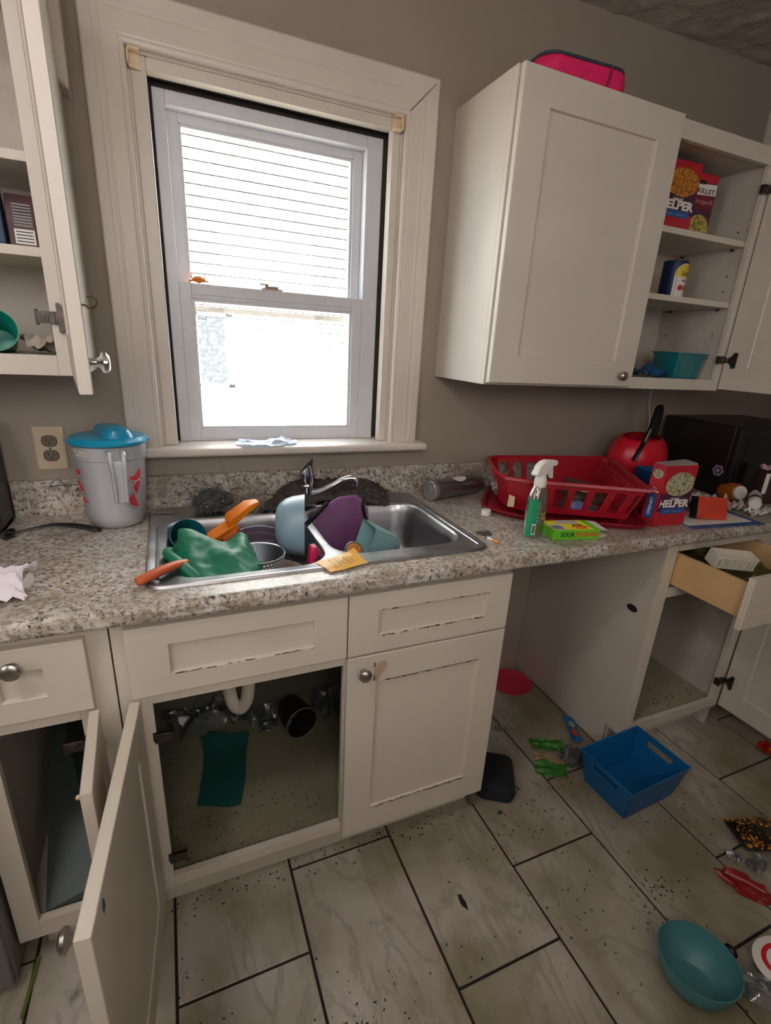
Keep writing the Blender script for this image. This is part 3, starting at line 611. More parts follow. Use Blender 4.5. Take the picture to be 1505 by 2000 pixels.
obj('divider', B((1.508, 1.524, UY + 0.02, -0.009, UZ0 + 0.036, UZ1 - 0.045)), M_INNER, t)
for z in (1.808, 1.613): obj('shelf', B((1.524, 1.979, -0.288, -0.010, z - 0.0, z + 0.018)), M_CABU, t, bevel=0.001)
for z in (1.803, 1.608):
    for y in (-0.25, -0.05):
        bm = bmesh.new(); tube(bm, [(1.980, y, z), (1.966, y, z)], 0.0035, 8); obj('shelf_pin', bm, M_HINGE, t)
for (y, z) in ((-0.25, 1.86), (-0.25, 1.72), (-0.25, 1.52), (-0.05, 1.52), (-0.25, 1.67), (-0.25, 1.44)):
    bm = bmesh.new(); tube(bm, [(1.9802, y, z), (1.9792, y, z)], 0.003, 8); obj('pin_hole', bm, M_DARK, t)
ud = obj('door', shaker_bm(0.563, 0.758, 0.090, 0.078), M_CABU, t, M=TR((0.967, UY - 0.004, 1.334)), label='shut left door')
knob(ud, TR((0.503, -0.018, 0.034)) @ FRONT, 0.0145)
Xd = Vector((math.cos(math.radians(86)), -math.sin(math.radians(86)), 0)); Yd = Vector((0, 0, 1)).cross(Xd)
ud2 = obj('door', shaker_bm(0.47, 0.758, 0.083, 0.078), M_CABU, t, label='open right door')
ud2.matrix_local = Matrix(((Xd.x, Yd.x, 0, 1.996), (Xd.y, Yd.y, 0, UY - 0.004), (0, 0, 1, 1.334), (0, 0, 0, 1))) @ Matrix.Diagonal((1, -1, 1, 1)); ud2.data.flip_normals()
for z in (1.975, 1.437):
    bm = bmesh.new(); bx(bm, -0.026, 0.0, -0.012, 0.004, -0.013, 0.013); bx(bm, 0.0, 0.014, -0.012, -0.004, -0.007, 0.007); tube(bm, [(0.014, -0.010, -0.009), (0.014, -0.010, 0.009)], 0.006, 8); tube(bm, [(-0.012, -0.013, -0.008), (-0.012, -0.013, 0.008)], 0.0035, 8)
    h = obj('hinge', bm, M_HINGE, t, smooth=True, M=TR((1.982, UY - 0.001, z)), bevel=0.0006)
    bm = bmesh.new(); prism(bm, [(0, -0.006), (0.014, -0.014), (0.022, -0.028), (0.034, -0.026), (0.034, 0.026), (0.022, 0.028), (0.014, 0.014), (0, 0.006)], 0, 0.004, facing((0.016, -0.012, 0), (0, -1, 0), (0, 0, 1))); obj('hinge_cup', bm, M_HINGE, h)
# left wall cabinet
t = thing('wall_cabinet', 'cream wall cabinet left of the window, its door open toward the camera', 'cabinet', (0, 0, 0))
LX0, LX1 = -0.66, -0.064
obj('side_panel', B((LX1 - 0.012, LX1, UY + 0.020, -0.001, UZ0 - 0.008, UZ1)), M_CABU, t); obj('side_panel', B((LX0, LX0 + 0.012, UY + 0.020, -0.001, UZ0 - 0.008, UZ1)), M_CABU, t)
obj('top_panel', B((LX0 + 0.012, LX1 - 0.012, UY + 0.02, -0.001, UZ1 - 0.045, UZ1 - 0.03)), M_INNER, t); obj('bottom_panel', B((LX0 + 0.012, LX1 - 0.012, UY + 0.02, -0.001, 1.340, 1.356)), M_INNER, t)
obj('back_panel', B((LX0 + 0.012, LX1 - 0.012, -0.009, -0.001, 1.356, UZ1 - 0.045)), M_INNER, t)
obj('face_frame', B((LX0, -0.61, UY, UY + 0.019, UZ0 - 0.008, UZ1), (-0.108, LX1, UY, UY + 0.019, UZ0 - 0.008, UZ1), (-0.61, -0.108, UY, UY + 0.019, UZ0 - 0.008, 1.360), (-0.61, -0.108, UY, UY + 0.019, 2.045, UZ1)), M_CABU, t, bevel=0.001)
for z in (1.713, 1.549): obj('shelf', B((LX0 + 0.012, LX1 - 0.012, -0.287, -0.010, z, z + 0.018)), M_CABU, t, bevel=0.001)
a0 = Vector((-0.084, -0.312, 0)); a1 = Vector((-0.020, -0.722, 0)); Xd = (a1 - a0).normalized(); Yd = Vector((0, 0, 1)).cross(Xd)
ld = obj('door', shaker_bm(0.415, 0.775, 0.085, 0.078), M_CABU, t, label='open door seen edge-on')
ld.matrix_local = Matrix(((Xd.x, Yd.x, 0, a0.x), (Xd.y, Yd.y, 0, a0.y), (0, 0, 1, 1.325), (0, 0, 0, 1))) @ Matrix.Diagonal((1, -1, 1, 1)); ld.data.flip_normals()
knob(ld, TR((0.375, -0.018, 0.045)) @ FRONT, 0.0165, M_CHROME)
bm = bmesh.new(); tube(bm, smoothpath([(0.345, -0.018, 0.128), (0.345, -0.026, 0.128), (0.345, -0.032, 0.124), (0.345, -0.040, 0.128), (0.345, -0.042, 0.136), (0.345, -0.036, 0.142), (0.345, -0.029, 0.140)], 4), 0.0019, 6); obj('cup_hook', bm, mat('aged_brass', '#6e5c48', 0.4, 0.8), ld, smooth=True)
h = hinge(t, TR((-0.098, UY - 0.002, 1.435)))

# ------------------------------------------------------------------ countertop and sink
t = thing('countertop', 'speckled granite-look laminate countertop with backsplash along the whole wall', 'countertop', (0, 0, 0))
CX0, CX1, CT = -0.309, 2.86, 0.917
SX0, SX1, SY0, SY1 = 0.023, 0.872, -0.583, -0.034
hx0, hx1, hy0, hy1 = SX0 + 0.012, SX1 - 0.012, SY0 + 0.012, SY1 - 0.012
bm = bmesh.new()
def nose(y0):
    P = [(y0, CT), (-0.632, CT)]
    for k in range(1, 6): a = PI / 2 * k / 6; P.append((-0.632 - 0.016 * math.sin(a), CT - 0.016 + 0.016 * math.cos(a)))
    P += [(-0.648, CT - 0.018), (-0.648, CT - 0.030), (-0.645, CT - 0.036), (-0.639, CT - 0.039), (y0, CT - 0.039)]
    return P
P = nose(hy0); loft(bm, [[(x, y, z) for y, z in P] for x in (CX0, CX1)])
bx(bm, CX0, CX1, hy1, -0.0, CT - 0.039, CT); bx(bm, CX0, hx0, hy0, hy1, CT - 0.039, CT); bx(bm, hx1, CX1, hy0, hy1, CT - 0.039, CT)
obj('worktop', bm, M_GRAN, t)
bm = bmesh.new(); P = [(-0.001, CT), (-0.001, 1.015), (-0.014, 1.015), (-0.019, 1.010), (-0.020, CT)]
loft(bm, [[(x, y, z) for y, z in P] for x in (CX0, CX1)]); obj('backsplash', bm, M_GRAN, t)
bm = bmesh.new(); prism(bm, [(0, 0), (0.16, 0), (0.16, 0.0014), (0.05, 0.0018), (0, 0.001)], 0, 0.0006, facing((-0.235, -0.0206, 0.9995), (1, 0, 0.02), (0, 0, 1))); obj('caulk_crack', bm, M_DARK, t)
# sink
sk = thing('sink', 'double-bowl stainless steel sink set into the countertop and full of dishes', 'sink', (0, 0, 0))
def ring_plate(bm, outer, holes, z):
    es = []
    def lp(pts):
        vs = [bm.verts.new((x, y, z)) for x, y in pts]; es.extend(bm.edges.new((vs[i], vs[(i + 1) % len(vs)])) for i in range(len(vs))); return vs
    o = lp(outer); hs_ = [lp(h) for h in holes]
    bmesh.ops.triangle_fill(bm, edges=es, use_beauty=True); return o, hs_
bm = bmesh.new()
cxs, cys = (SX0 + SX1) / 2, (SY0 + SY1) / 2; W, H = SX1 - SX0, SY1 - SY0
bl = (0.068, 0.432, -0.548, -0.150); br_ = (0.458, 0.832, -0.515, -0.140)
def rr(b, ins, r): return rrect(b[1] - b[0] - 2 * ins, b[3] - b[2] - 2 * ins, max(0.012, r - ins * 0.6), 6, (b[0] + b[1]) / 2, (b[2] + b[3]) / 2)
RZt = CT + 0.0035
outer = rrect(W - 0.03, H - 0.03, 0.03, 6, cxs, cys)
o_, hs_ = ring_plate(bm, outer, [rr(bl, -0.004, 0.075), rr(br_, -0.004, 0.075)], RZt)
rim1 = [bm.verts.new((x, y, CT + 0.006)) for x, y in rrect(W - 0.022, H - 0.022, 0.034, 6, cxs, cys)]
rim2 = [bm.verts.new((x, y, CT + 0.006)) for x, y in rrect(W - 0.008, H - 0.008, 0.038, 6, cxs, cys)]
rim3 = [bm.verts.new((x, y, CT + 0.0006)) for x, y in rrect(W, H, 0.042, 6, cxs, cys)]
for A, Bq in ((o_, rim1), (rim1, rim2), (rim2, rim3)):
    for i in range(len(A)): bm.faces.new((A[i], A[(i + 1) % len(A)], Bq[(i + 1) % len(A)], Bq[i]))
for b, h in ((bl, hs_[0]), (br_, hs_[1])):
    prev = h
    for ins, dz in ((0.000, -0.0015), (0.004, -0.008), (0.008, -0.03), (0.014, -0.09), (0.020, -0.140), (0.030, -0.160), (0.050, -0.170), (0.085, -0.174)):
        cur = [bm.verts.new((x, y, RZt + dz)) for x, y in rr(b, ins, 0.075)]
        for i in range(len(cur)): bm.faces.new((prev[i], prev[(i + 1) % len(cur)], cur[(i + 1) % len(cur)], cur[i]))
        prev = cur
    bm.faces.new(prev)
obj('basin', bm, M_STEEL, sk, smooth=True)
for x_, y_ in ((0.048, -0.20), (0.852, -0.12)):
    bm = bmesh.new(); tube(bm, [(x_, y_, RZt), (x_, -0.545, RZt)], 0.005, 8, flat=0.5); obj('raised_ridge', bm, M_STEEL, sk, smooth=True)
for b in (bl, br_):
    bm = bmesh.new(); lathe(bm, [(0.045, -0.0), (0.043, 0.003), (0.034, 0.001), (0.018, -0.004)], 24, TR(((b[0] + b[1]) / 2, (b[2] + b[3]) / 2 + 0.02, RZt - 0.1745)), (False, True)); obj('drain', bm, M_CHROME, sk, smooth=True)
# faucet
t = thing('faucet', 'chrome single-lever kitchen faucet behind the sink, spout turned right', 'faucet', (0.487, -0.085, CT + 0.004))
bm = bmesh.new(); loft(bm, [[(x, y, z) for x, y in rrect(w, d_, 0.026, 6)] for w, d_, z in ((0.20, 0.055, 0), (0.20, 0.055, 0.006), (0.19, 0.045, 0.010))]); obj('base_plate', bm, M_CHROME, t, smooth=True)
bm = bmesh.new(); lathe(bm, [(0.024, 0.010), (0.023, 0.02), (0.0205, 0.025), (0.0205, 0.055), (0.022, 0.058), (0.022, 0.064), (0.020, 0.067), (0.020, 0.07)], 24); obj('body', bm, M_CHROME, t, smooth=True)
bm = bmesh.new(); L = []
for s, (dx, dz, r) in enumerate(((0, 0.064, 0.0235), (-0.002, 0.080, 0.0265), (-0.005, 0.100, 0.0255), (-0.006, 0.118, 0.0215), (0.000, 0.132, 0.0185), (0.008, 0.141, 0.0145))):
    L.append([(dx + r * math.cos(a) * (1.0 if s < 4 else 0.9), r * 0.8 * math.sin(a) - 0.004 * s, dz + (0.004 * s * math.cos(a) if s > 2 else 0)) for a in [2 * PI * k / 20 for k in range(20)]])
loft(bm, L); obj('handle', bm, M_CHROME, t, smooth=True)
bm = bmesh.new(); pth = smoothpath([(0.012, -0.004, 0.036), (0.045, -0.018, 0.044), (0.08, -0.03, 0.064), (0.108, -0.042, 0.084), (0.128, -0.048, 0.090), (0.146, -0.055, 0.089)], 5)
tube(bm, pth, [0.0145 - 0.004 * min(1, i / len(pth) * 1.4) for i in range(len(pth))], 14); obj('spout', bm, M_CHROME, t, smooth=True)
bm = bmesh.new(); lathe(bm, [(0.009, 0), (0.0115, -0.002), (0.0115, -0.02), (0.010, -0.024)], 18, TR((0.144, -0.054, 0.089))); obj('aerator', bm, M_CHROME, t, smooth=True)

# ================================================================== LOOSE THINGS
KT = CT + 0.0005     # countertop surface
ST = RZt + 0.0005    # sink rim surface
def shell(bm, prof, th, n=32, M=None, sx=1, sy=1):
    """open vessel from an outer profile (bottom to rim) with wall thickness"""
    inner = [(max(0.001, r - th), z + (th if i == 0 else 0)) for i, (r, z) in enumerate(prof)][::-1]
    full = [(0.0008, prof[0][1])] + list(prof) + inner + [(0.0008, prof[0][1] + th)]
    lathe(bm, full, n, M, (True, True), sx, sy)
def blob(n_, poly, rmax):
    pass
# ---- pitcher
P0 = (-0.052, -0.120, KT)
t = thing('pitcher', 'clear plastic pitcher with blue lid and watermelon slices, left of the sink', 'pitcher', P0)
M_PIT = see_through('pitcher_plastic', '#f4f5f8', 0.24, 0.22, 0.10)
prof = [(0.058, 0.0), (0.068, 0.008), (0.074, 0.03), (0.0785, 0.10), (0.083, 0.185), (0.0865, 0.187), (0.0885, 0.222), (0.091, 0.224), (0.091, 0.229)]
bm = bmesh.new(); shell(bm, prof, 0.0025, 48); obj('body', bm, M_PIT, t, smooth=True)
bm = bmesh.new(); lathe(bm, [(0.055, 0.003), (0.065, 0.009), (0.0710, 0.03), (0.0725, 0.045), (0.001, 0.045)], 40); obj('liquid', bm, see_through('cloudy_liquid', '#c8cbb0', 0.5, 0.2), t, smooth=True)
M_LID = mat('blue_lid', '#1389ac', 0.28)
bm = bmesh.new(); lathe(bm, [(0.0815, 0.188), (0.0845, 0.222), (0.083, 0.222), (0.080, 0.188)], 40, None, (False, False)); obj('lid_skirt', bm, see_through('blue_skirt', '#5fb3c6', 0.25, 0.3), t, smooth=True)
bm = bmesh.new(); lathe(bm, [(0.090, 0.222), (0.0955, 0.226), (0.0955, 0.232), (0.090, 0.236), (0.086, 0.240), (0.060, 0.243), (0.001, 0.244)], 48); lid = obj('lid', bm, M_LID, t, smooth=True)
bm = bmesh.new(); L = []
for s, (hw, z) in enumerate(((0.036, 0.240), (0.034, 0.252), (0.030, 0.262), (0.022, 0.264))):
    L.append([(x * (1 - 0.04 * s) + 0.012, y * (1 - 0.05 * s), z - 0.06 * max(0, abs(y) - 0.03)) for x, y in rrect(hw * 2, 0.150, 0.03, 6)])
loft(bm, L); obj('grip_ridge', bm, M_LID, lid, smooth=True, M=RZ(20))
for sx_ in (-1, 1):
    bm = bmesh.new(); bx(bm, 0.092 * sx_ - 0.006, 0.092 * sx_ + 0.006, -0.012, 0.012, 0.226, 0.232); obj('lid_tab', bm, M_LID, lid, bevel=0.002)
hd = []
bm = bmesh.new()
for x in (-0.016, 0.016):
    tube(bm, smoothpath([(x, -0.086, 0.213), (x, -0.108, 0.216), (x * 0.95, -0.123, 0.205), (x * 0.85, -0.128, 0.16), (x * 0.75, -0.124, 0.09)], 5), 0.0052, 10)
loft(bm, [[(-0.015, -0.122, 0.195), (0.015, -0.122, 0.195), (0.015, -0.118, 0.195), (-0.015, -0.118, 0.195)], [(-0.014, -0.126, 0.16), (0.014, -0.126, 0.16), (0.014, -0.122, 0.16), (-0.014, -0.122, 0.16)], [(-0.012, -0.123, 0.09), (0.012, -0.123, 0.09), (0.012, -0.119, 0.09), (-0.012, -0.119, 0.09)]])
obj('handle', bm, see_through('pitcher_handle', '#e6e8ec', 0.15, 0.15, 0.12), t, smooth=True, M=RZ(12))
def pr_r(z):
    for (r0, z0), (r1, z1) in zip(prof, prof[1:]):
        if z0 <= z <= z1 and z1 > z0: return r0 + (r1 - r0) * (z - z0) / (z1 - z0)
    return prof[-1][0]
def decal(pts, m, name, off=0.0006, par=None):
    """closed polygon in (arc metres from front, z) wrapped on the pitcher"""
    bm = bmesh.new(); cx_ = sum(p[0] for p in pts) / len(pts); cz_ = sum(p[1] for p in pts) / len(pts)
    def w(a, z, o): r = pr_r(z) + o; th = -PI / 2 + a / 0.08; return (r * math.cos(th), r * math.sin(th), z)
    v0 = [bm.verts.new(w(a, z, off)) for a, z in pts]; c = bm.verts.new(w(cx_, cz_, off + 0.0004))
    for i in range(len(v0)): bm.faces.new((v0[i], v0[(i + 1) % len(v0)], c))
    return obj(name, bm, m, par or t)
M_RED = mat('melon_red', '#c33a41', 0.5); M_GRN = mat('melon_rind', '#3b6a6b', 0.5)
for (a, z, rot, R_) in ((-0.092, 0.160, 190, 0.022), (-0.084, 0.120, 130, 0.023), (-0.082, 0.084, 160, 0.018), (0.062, 0.150, -150, 0.026), (0.072, 0.110, 70, 0.022), (0.060, 0.078, 110, 0.025)):
    rad = math.radians(rot)
    half = [(R_ * math.cos(q), R_ * math.sin(q)) for q in [PI * k / 12 + rad for k in range(13)]]
    g_ = decal([(a + x, z + y) for x, y in half], M_GRN, 'melon_slice', 0.0006)
    decal([(a + x * 0.91, z + y * 0.91) for x, y in half], M_WPRINT, 'melon_rind', 0.0009, g_)
    decal([(a + x * 0.82, z + y * 0.82) for x, y in half], M_RED, 'melon_flesh', 0.0012, g_)
for k, (a, z, l) in enumerate(((-0.078, 0.208, 0.010), (-0.062, 0.207, 0.014), (-0.046, 0.206, 0.012), (-0.074, 0.199, 0.014), (-0.056, 0.198, 0.012), (-0.078, 0.213, 0.006))):
    decal([(a, z), (a + l * 0.6, z - 0.0015), (a + l, z + 0.001), (a + l, z + 0.004), (a + l * 0.4, z + 0.003), (a, z + 0.005)], mat('cream_print', '#cfc7a8', 0.5), 'lettering', 0.0006)
# ---- outlet
t = thing('wall_outlet', 'cream duplex wall outlet with two brown-grey sockets, behind the pitcher', 'outlet', (-0.205, -0.0005, 1.103))
M_IV = mat('ivory_plate', '#c4b49a', 0.4)
bm = bmesh.new(); loft(bm, [[(x, 0, z) for x, z in rrect(0.072, 0.118, 0.004)], [(x, -0.004, z) for x, z in rrect(0.072, 0.118, 0.004)], [(x, -0.006, z) for x, z in rrect(0.064, 0.110, 0.004)]]); obj('plate', bm, M_IV, t, bevel=0)
M_SOC = mat('grey_brown_socket', '#6b6053', 0.5)
for z in (0.020, -0.020):
    bm = bmesh.new(); pts = [(x, z_) for x, z_ in rrect(0.034, 0.028, 0.012, 6)]
    loft(bm, [[(x, -0.006, z + q) for x, q in pts], [(x, -0.0075, z + q) for x, q in pts]]); so = obj('socket', bm, M_SOC, t, bevel=0.0005)
    bm = B((-0.0075, -0.0055, -0.0078, -0.007, z + 0.000, z + 0.009), (0.0055, 0.0075, -0.0078, -0.007, z + 0.001, z + 0.008)); tube(bm, [(0, -0.007, z - 0.006), (0, -0.0078, z - 0.006)], 0.0025, 8); obj('slots', bm, M_DARK, so, kind='stuff')
    bm = bmesh.new(); loft(bm, [[(x * 1.08, -0.0058, z + q * 1.1) for x, q in pts], [(x * 1.08, -0.0062, z + q * 1.1) for x, q in pts]]); obj('socket_gap', bm, M_DARK, so)
bm = bmesh.new(); tube(bm, [(0, -0.006, 0), (0, -0.0075, 0)], 0.003, 10); obj('screw', bm, M_HINGE, t)
# ---- black spatula, napkin
t = thing('serving_spoon', 'black plastic serving spoon lying on the countertop in front of the pitcher', 'spoon', (0, 0, KT))
bm = bmesh.new(); pts = smoothpath([(-0.300, -0.165, 0.006), (-0.272, -0.158, 0.006), (-0.232, -0.150, 0.010), (-0.195, -0.152, 0.014), (-0.150, -0.168, 0.014), (-0.108, -0.190, 0.010), (-0.090, -0.200, 0.008)], 5)
nn = len(pts); tube(bm, pts, [0.0035 + 0.0065 * min(1, max(0, (i / nn - 0.2) * 2.2)) * (1 if i < nn - 3 else 0.7) for i in range(nn)], 10, flat=0.6); obj('handle', bm, M_BLACK, t, smooth=True)
bm = bmesh.new(); lathe(bm, [(0.001, 0), (0.02, 0.0005), (0.034, 0.006), (0.036, 0.010), (0.033, 0.009), (0.018, 0.003), (0.001, 0.002)], 20, TR((-0.292, -0.178, 0.0)), sx=0.4); obj('spoon_bowl', bm, M_BLACK, t, smooth=True)
bm = crumple(0.17, 0.16, 0.045, 5.2, 22, 0.6, 0.3); bmesh.ops.translate(bm, verts=bm.verts[:], vec=(-0.245, -0.505, KT))
tag(obj('napkin', bm, mat('white_napkin', '#e4dde0', 0.8), smooth=True), 'crumpled white paper napkin on the countertop at the left edge', 'napkin')
for (x, y, w, d_, a) in ((0.06, -0.088, 0.05, 0.009, -10),):
    bm = bmesh.new(); bx(bm, -w / 2, w / 2, -d_ / 2, d_ / 2, 0, 0.0006); o = obj('paper_strip', bm, mat('tan_paper', '#a99a86', 0.8), None, M=TR((x, y, ST + 0.003)) @ RZ(a)); tag(o, 'torn tan paper strip on the back left rim of the sink', 'paper')
o = obj('sticky_label', B((0, 0.026, 0, 0.032, 0, 0.0006)), mat('pale_sticker', '#c9c2b4', 0.6)); o.location = (-0.172, -0.075, KT); tag(o, 'small pale paper square on the counter between outlet and pitcher', 'paper')

# ---- steel wool scrubber, sticks, rag, grapes
t = thing('scrub_brush', 'dark wire scrubber ball with a rod handle on the back rim of the sink', 'brush', (0.192, -0.108, ST + 0.002))
bm = bmesh.new(); R = random.Random(12)
for i in range(300):
    u, v = R.uniform(0, 2 * PI), math.acos(R.uniform(-1, 1)); r = 0.040
    c = Vector((math.sin(v) * math.cos(u) * r * 1.15, math.sin(v) * math.sin(u) * r * 0.75, math.cos(v) * r * 0.85 + 0.036))
    rr_ = R.uniform(0.003, 0.007); ax = Vector((R.uniform(-1, 1), R.uniform(-1, 1), R.uniform(-1, 1))).normalized(); q = ax.orthogonal().normalized(); w = ax.cross(q)
    pts = [c + (q * math.cos(a) + w * math.sin(a)) * rr_ * (1 + 0.1 * a) + ax * a * 0.0012 for a in [k * 0.75 for k in range(11)]]
    tube(bm, pts, 0.0008, 4, caps=False)
hm = mat('wire_wool', '#7d807b', 0.35, 0.8)
obj('bristles', bm, hm, t, smooth=True, kind='stuff')
bm = bmesh.new(); lathe(bm, [(0.001, 0.004), (0.022, 0.008), (0.034, 0.022), (0.035, 0.045), (0.022, 0.062), (0.001, 0.066)], 16, sx=1.15, sy=0.75); obj('core', bm, mat('wool_core', '#4c4e49', 0.9), t, smooth=True)
bm = bmesh.new(); tube(bm, [(0.035, 0.008, 0.032), (0.052, 0.012, 0.034), (0.062, 0.014, 0.035)], [0.020, 0.021, 0.016], 14); obj('cap', bm, mat('grey_brush_cap', '#5d5f62', 0.4, 0.3), t, smooth=True)
bm = bmesh.new(); tube(bm, [(0.062, 0.014, 0.035), (0.17, 0.03, 0.036)], 0.0022, 8); obj('handle_rod', bm, M_CHROME, t, smooth=True)
bm = bmesh.new(); tube(bm, [(0.271, -0.078, ST + 0.004), (0.250, -0.06, 0.99), (0.230, -0.030, 1.062)], [0.0028, 0.002, 0.0018], 6); tag(obj('skewer', bm, mat('wood_stick', '#8a7d68', 0.6), smooth=True), 'thin wooden skewer leaning on the backsplash behind the wire scrubber', 'stick')
t = thing('plastic_sprig', 'small yellow-green plastic sprig behind the orange scoop on the sink rim', 'sprig', (0.305, -0.135, ST + 0.001))
ML = mat('lime_plastic', '#a3ac3e', 0.4)
for (x, z, r) in ((-0.012, 0.024, 0.009), (0.010, 0.026, 0.010), (0.004, 0.010, 0.010)):
    bm = bmesh.new(); lathe(bm, [(0.001, -r * 0.8), (r * 0.8, -r * 0.5), (r, 0), (r * 0.8, r * 0.5), (0.001, r * 0.8)], 14, TR((x, 0, z))); obj('bead', bm, ML, t, smooth=True)
bm = bmesh.new(); tube(bm, [(-0.010, 0, 0.018), (0.002, 0, 0.014), (0.009, 0, 0.020)], 0.003, 6); tube(bm, [(0.003, 0, 0.014), (0.004, 0, 0.001)], 0.003, 6); obj('stem', bm, ML, t, smooth=True)
M_RAG = mat('wet_dark_rag', '#3b3431', 0.75, 0, 0.3, 0.5, 120)
ctrl = [[(0.315, -0.150, ST + 0.003), (0.345, -0.115, ST + 0.010), (0.38, -0.060, ST + 0.020), (0.42, -0.040, ST + 0.050)],
        [(0.37, -0.150, ST + 0.004), (0.39, -0.118, ST + 0.024), (0.415, -0.070, ST + 0.038), (0.45, -0.038, ST + 0.060)],
        [(0.43, -0.160, ST + 0.004), (0.44, -0.130, ST + 0.012), (0.46, -0.060, ST + 0.060), (0.49, -0.034, ST + 0.066)],
        [(0.53, -0.120, ST + 0.016), (0.54, -0.090, ST + 0.045), (0.55, -0.055, ST + 0.062), (0.56, -0.032, ST + 0.062)],
        [(0.62, -0.130, ST + 0.012), (0.63, -0.100, ST + 0.035), (0.64, -0.060, ST + 0.055), (0.65, -0.032, ST + 0.062)],
        [(0.70, -0.150, ST + 0.004), (0.71, -0.110, ST + 0.030), (0.72, -0.060, ST + 0.040), (0.73, -0.035, ST + 0.048)],
        [(0.735, -0.185, ST + 0.002), (0.755, -0.130, ST + 0.020), (0.77, -0.080, ST + 0.015), (0.785, -0.045, ST + 0.010)]]
tag(obj('rag', drape(ctrl, 66, 36, 0.011, 3.0, 0.002, 60), M_RAG, smooth=True), 'dark wet rag bunched behind the sink around the faucet', 'rag')
o = obj('soap_tray', None or B((0, 0.085, 0, 0.034, 0, 0.007)), M_STEEL, bevel=0.006); o.location = (0.502, -0.135, ST); o.rotation_euler = (0, 0, -0.12); tag(o, 'flat grey oblong metal piece on the sink rim in front of the rag', 'tray')

# ---- dishes in the left bowl
def C(p): return TR(p)
t = thing('tumbler', 'dark teal plastic tumbler lying in the left bowl of the sink with its mouth up', 'tumbler', (0.121, -0.318, 0.932))
Mt = TR((0, 0, 0)) @ RZ(14) @ RX(52)
bm = bmesh.new(); shell(bm, [(0.026, -0.115), (0.030, -0.112), (0.044, -0.004), (0.0455, 0.0)], 0.0022, 40, Mt)
bw = obj('body', bm, mat('dark_teal_plastic', '#166067', 0.35), t, smooth=True)
bm = bmesh.new()
for k in range(32):
    a = 2 * PI * k / 32; tube(bm, [(0.0415 * math.cos(a), 0.0415 * math.sin(a), -0.008), (0.0285 * math.cos(a), 0.0285 * math.sin(a), -0.108)], 0.0009, 4, M=Mt)
obj('inner_ribs', bm, MATS['dark_teal_plastic'], bw, kind='stuff')
t = thing('citrus_press', 'orange plastic hinged press leaning out of the left bowl of the sink', 'press', (0.23, -0.30, 0.80))
MOr = mat('orange_plastic', '#e07808', 0.45)
def ori(a, b, up=(0, 0, 1)):
    a = Vector(a); b = Vector(b); x = (b - a).normalized(); y = Vector(up).cross(x).normalized(); z = x.cross(y)
    return Matrix(((x.x, y.x, z.x, a.x), (x.y, y.y, z.y, a.y), (x.z, y.z, z.z, a.z), (0, 0, 0, 1)))
m1 = ori((-0.088, -0.012, 0.088), (0.006, 0.000, 0.140), (-0.55, -0.25, 0.8))
bm = bmesh.new(); loft(bm, [[(0, -0.017, 0), (0, 0.017, 0), (0, 0.019, 0.016), (0, -0.019, 0.016)], [(0.098, -0.020, 0), (0.098, 0.020, 0), (0.098, 0.022, 0.018), (0.098, -0.022, 0.018)], [(0.115, -0.018, 0.004), (0.115, 0.018, 0.004), (0.115, 0.018, 0.013), (0.115, -0.018, 0.013)]], M=m1); obj('lower_arm', bm, MOr, t, bevel=0.002, smooth=True)
m2 = ori((-0.006, -0.002, 0.148), (0.072, 0.010, 0.204), (-0.55, -0.25, 0.8))
bm = bmesh.new(); loft(bm, [[(0, -0.018, 0.0), (0, 0.018, 0.0), (0, 0.018, 0.016), (0, -0.018, 0.016)], [(0.012, -0.021, 0.0), (0.012, 0.021, 0.0), (0.012, 0.021, 0.022), (0.012, -0.021, 0.022)], [(0.070, -0.020, 0.002), (0.070, 0.020, 0.002), (0.070, 0.020, 0.018), (0.070, -0.020, 0.018)], [(0.096, -0.010, -0.004), (0.096, 0.010, -0.004), (0.096, 0.010, 0.004), (0.096, -0.010, 0.004)]], M=m2); obj('upper_arm', bm, MOr, t, bevel=0.002, smooth=True)
bm = bmesh.new(); loft(bm, [[(-0.028, -0.025, 0.120), (0.010, -0.025, 0.142), (0.020, 0.0, 0.142), (-0.028, 0.0, 0.120)], [(-0.030, -0.035, 0.050), (0.000, -0.040, 0.050), (0.010, -0.010, 0.050), (-0.030, -0.010, 0.050)]]); obj('cup', bm, mat('deep_orange_plastic', '#c9661a', 0.35), t, bevel=0.004)
# green rubber glove
M_GLV = mat('green_rubber', '#04684a', 0.55, 0, 0.08)
ctrl = [[(0.098, -0.370, 0.940), (0.078, -0.420, 0.928), (0.085, -0.480, 0.920), (0.110, -0.535, 0.896)],
        [(0.103, -0.400, 0.982), (0.112, -0.440, 0.958), (0.122, -0.495, 0.932), (0.138, -0.545, 0.900)],
        [(0.150, -0.385, 0.962), (0.155, -0.430, 0.958), (0.160, -0.490, 0.925), (0.170, -0.546, 0.908)],
        [(0.195, -0.395, 0.938), (0.198, -0.435, 0.938), (0.205, -0.490, 0.945), (0.212, -0.550, 0.908)],
        [(0.240, -0.395, 0.958), (0.240, -0.435, 0.950), (0.240, -0.490, 0.925), (0.246, -0.550, 0.900)],
        [(0.262, -0.400, 0.925), (0.270, -0.440, 0.915), (0.272, -0.490, 0.900), (0.270, -0.540, 0.885)]]
t = thing('rubber_glove', 'crumpled green rubber glove draped over the dishes in the left bowl', 'glove', (0, 0, 0))
obj('cuff', drape(ctrl, 44, 40, 0.0055, 7.0, 0.002, 24), M_GLV, t, smooth=True)
